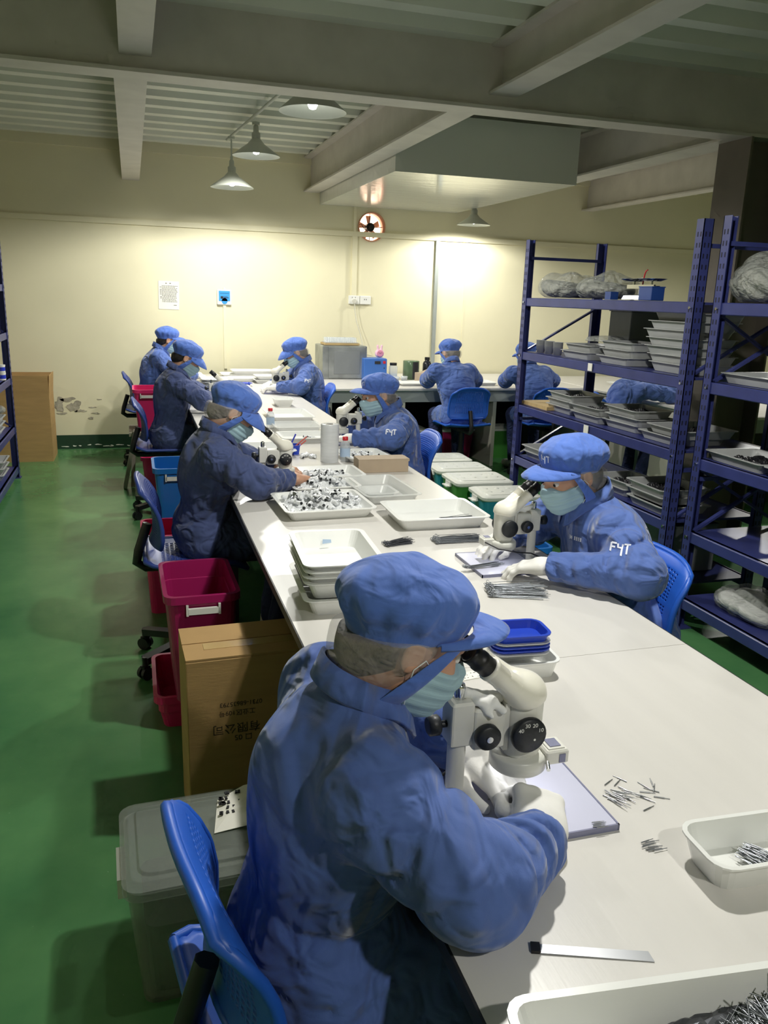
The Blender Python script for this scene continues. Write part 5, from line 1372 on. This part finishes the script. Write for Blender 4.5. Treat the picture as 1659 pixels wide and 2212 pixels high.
bag('plastic_bag', 'clear bag drooping over the blue bin beside the table', 1.70, 3.6, .40, .24, .24, .12, 8, 'bag_plastic', None)
# balance scale
t = thing('balance_scale', 'chrome two-pan balance scale on the top shelf', 'scale', (2.76, 4.12, LEV[0]))
obj('base', MB().rings([(.14, .22, .02, .004), (.13, .2, .02, .025), (.10, .16, .02, .03)]).box((0, 0, .045), (.03, .03, .03)), 'steel', t)
for s in (-1, 1): obj('foot', MB().lathe([(.012, 0), (.014, .006), (.006, .009)], 12, 0, (0, s*.09, 0)), 'chrome', t)
bm_ = obj('beam', MB().bar((-.01, -.13, .075), (-.01, .13, .075), .012, .022).bar((.02, -.13, .075), (.02, .13, .075), .008, .01).cyl((0, 0, .03), (0, 0, .085), .012, n=12), 'chrome', t)
for s in (-1, 1):
    obj('pan', MB().lathe([(.001, .104), (.05, .104), (.08, .116), (.081, .118), (.05, .106), (.001, .106)], 28, 0, (0, s*.085, 0)).cyl((0, s*.085, .07), (0, s*.085, .104), .008, n=10), 'chrome', t)
obj('pointer', MB().tube([(0, 0, .085), (0, -.01, .14), (0, -.02, .16), (0, -.035, .165)], .004, 6), 'red_plastic', t)
t = thing('blue_box', 'small dark blue box beside the balance scale', 'box', (2.70, 3.94, LEV[0])); obj('box', MB().box((0, 0, .035), (.08, .12, .07), bev=.003), 'box_blue', t); obj('lid', MB().box((0, 0, .071), (.084, .124, .006)), 'box_blue', t)
t = thing('blue_box', 'tiny blue box left of the balance scale', 'box', (2.68, 4.30, LEV[0])); obj('box', MB().box((0, 0, .02), (.05, .06, .04)), 'box_blue', t); obj('lid', MB().box((0, 0, .042), (.053, .063, .005)), 'box_blue', t)
r_ = random.Random(31)
def shelf_stack(where, x, y, z, n, w=.27, d=.36, h=.046, step=.042, fill=True, m='tray_shade_grey', jit=.03):
    nm = {1: ['single'], 2: ['lower', 'upper'], 3: ['bottom', 'middle', 'top']}.get(n) or ['lowest'] + [f'{k}-lowest' for k in ('second', 'third', 'fourth', 'fifth', 'sixth', 'seventh')][:n-2] + ['top']
    for k in range(n):
        xx, yy, a = x + r_.uniform(-jit, jit)*.5, y + r_.uniform(-jit, jit), r_.uniform(-.05, .05)
        tray(f'{nm[k]} tray of the stack {where}' if n > 1 else f'single tray {where}', xx, yy, z + k*step, w, d, h, a, m, 'trays on the shelving')
        if fill: heap('parts_heap', f'dark parts in the {nm[k]} tray {where}', xx, yy, z + k*step + .004, w*.66, d*.68, .036, 'dark_parts', 50+k+int(y*10), a)
for k in range(3):
    for j in range(4):
        tag(obj('plastic_cup', MB().lathe([(.001, .001), (.026, .001), (.034, .05), (.036, .051), (.033, .05), (.025, .004)], 14), 'tray_shade_grey', None, (2.70, 5.16 - k*.12, LEV[1] + j*.011)), f'white plastic cup in the {["far", "middle", "near"][k]} nest of small cups on the second shelf', 'cup', 'nested cups on the second shelf')
shelf_stack('next to the small cups on the second shelf', 2.80, 4.66, LEV[1], 2)
shelf_stack('in the middle of the second shelf', 2.80, 4.20, LEV[1], 3)
shelf_stack('standing tall at the near end of the second shelf', 2.82, 3.72, LEV[1], 7, w=.32, d=.38, h=.05, step=.043, fill=False)
tag(obj('board', MB().box((0, 0, .012), (.22, .38, .024)), 'wood', None, (2.76, 5.10, LEV[2])), 'thin wooden board at the far end of the middle shelf', 'board')
shelf_stack('beside the wooden board on the middle shelf', 2.80, 4.82, LEV[2], 3)
shelf_stack('second from the board on the middle shelf', 2.80, 4.47, LEV[2], 2)
shelf_stack('piled with dark parts in the centre of the middle shelf', 2.81, 4.09, LEV[2], 3)
shelf_stack('by the post at the near end of the middle shelf', 2.84, 3.68, LEV[2], 2, w=.34)
shelf_stack('at the far end of the fourth shelf', 2.78, 5.05, LEV[3], 2, fill=False)
shelf_stack('behind the shoulder of the lettered worker on the fourth shelf', 2.80, 4.10, LEV[3], 2)
shelf_stack('near the post on the fourth shelf', 2.80, 3.72, LEV[3], 3, w=.32)
shelf_stack('lying on the second shelf at the right edge', 2.80, 3.0, LEV[1], 1, w=.30, d=.5)
shelf_stack('of tangled dark parts on the middle shelf at the right edge', 2.78, 3.08, LEV[2], 1, w=.3, d=.4)
shelf_stack('nearest on the middle shelf at the right edge', 2.76, 2.68, LEV[2], 1, w=.3, d=.34)
for lab, y, h_ in (('grey box on the bottom shelf of the scale bay', 4.8, .22), ('grey box near the post on the bottom shelf', 3.8, .26)):
    t = thing('parts_box', lab, 'box', (2.88, y, LEV[4])); obj('box', MB().box((0, 0, h_/2), (.36, .4, h_), bev=.004), 'box_grey', t); obj('lid', MB().box((0, 0, h_+.006), (.37, .41, .014)), 'box_grey', t)
# left shelving
LL = (1.60, 1.22, .85, .44, .10)
for i, (lv, y) in enumerate(((2, 6.9), (3, 6.95), (4, 6.95), (3, 6.5), (2, 6.5))):
    for k in range(3 if lv != 2 else 1):
        tray(f'{["lowest", "middle", "top"][k]} tray on the left shelving, {["far pile, third shelf", "far pile, fourth shelf", "far pile, bottom shelf", "near pile, fourth shelf", "near pile, third shelf"][i]}', -1.2, y + k*.04, LL[lv] + k*.044, .36, .34, .046, 0, 'tray_shade_grey', 'trays on the left shelving')
for k in range(4):
    t = thing('paste_tub', f'small white tub with blue label on the left shelving, {["front lower", "front upper", "rear lower", "rear upper"][k]}', 'tub', (-1.03 - .07*(k//2), 7.2, LL[2] + .062*(k % 2)), 0, 'small tubs on the left shelving')
    obj('body', MB().cyl((0, 0, 0), (0, 0, .05), .030, n=16), 'white_plastic', t); obj('band', MB().cyl((0, 0, .012), (0, 0, .042), .0305, n=16, caps=False), 'pen_blue', t); obj('lid', MB().cyl((0, 0, .05), (0, 0, .06), .032, n=16), 'white_plastic', t)
bag('plastic_bag', 'pale bag on the top shelf of the left shelving', -1.2, 7.05, LL[0], .34, .5, .16, 12)
bag('plastic_bag', 'dark bundle on the bottom level of the left shelving', -1.16, 7.1, LL[3]+.14, .3, .3, .1, 13, 'bag_plastic', 'dark_parts')
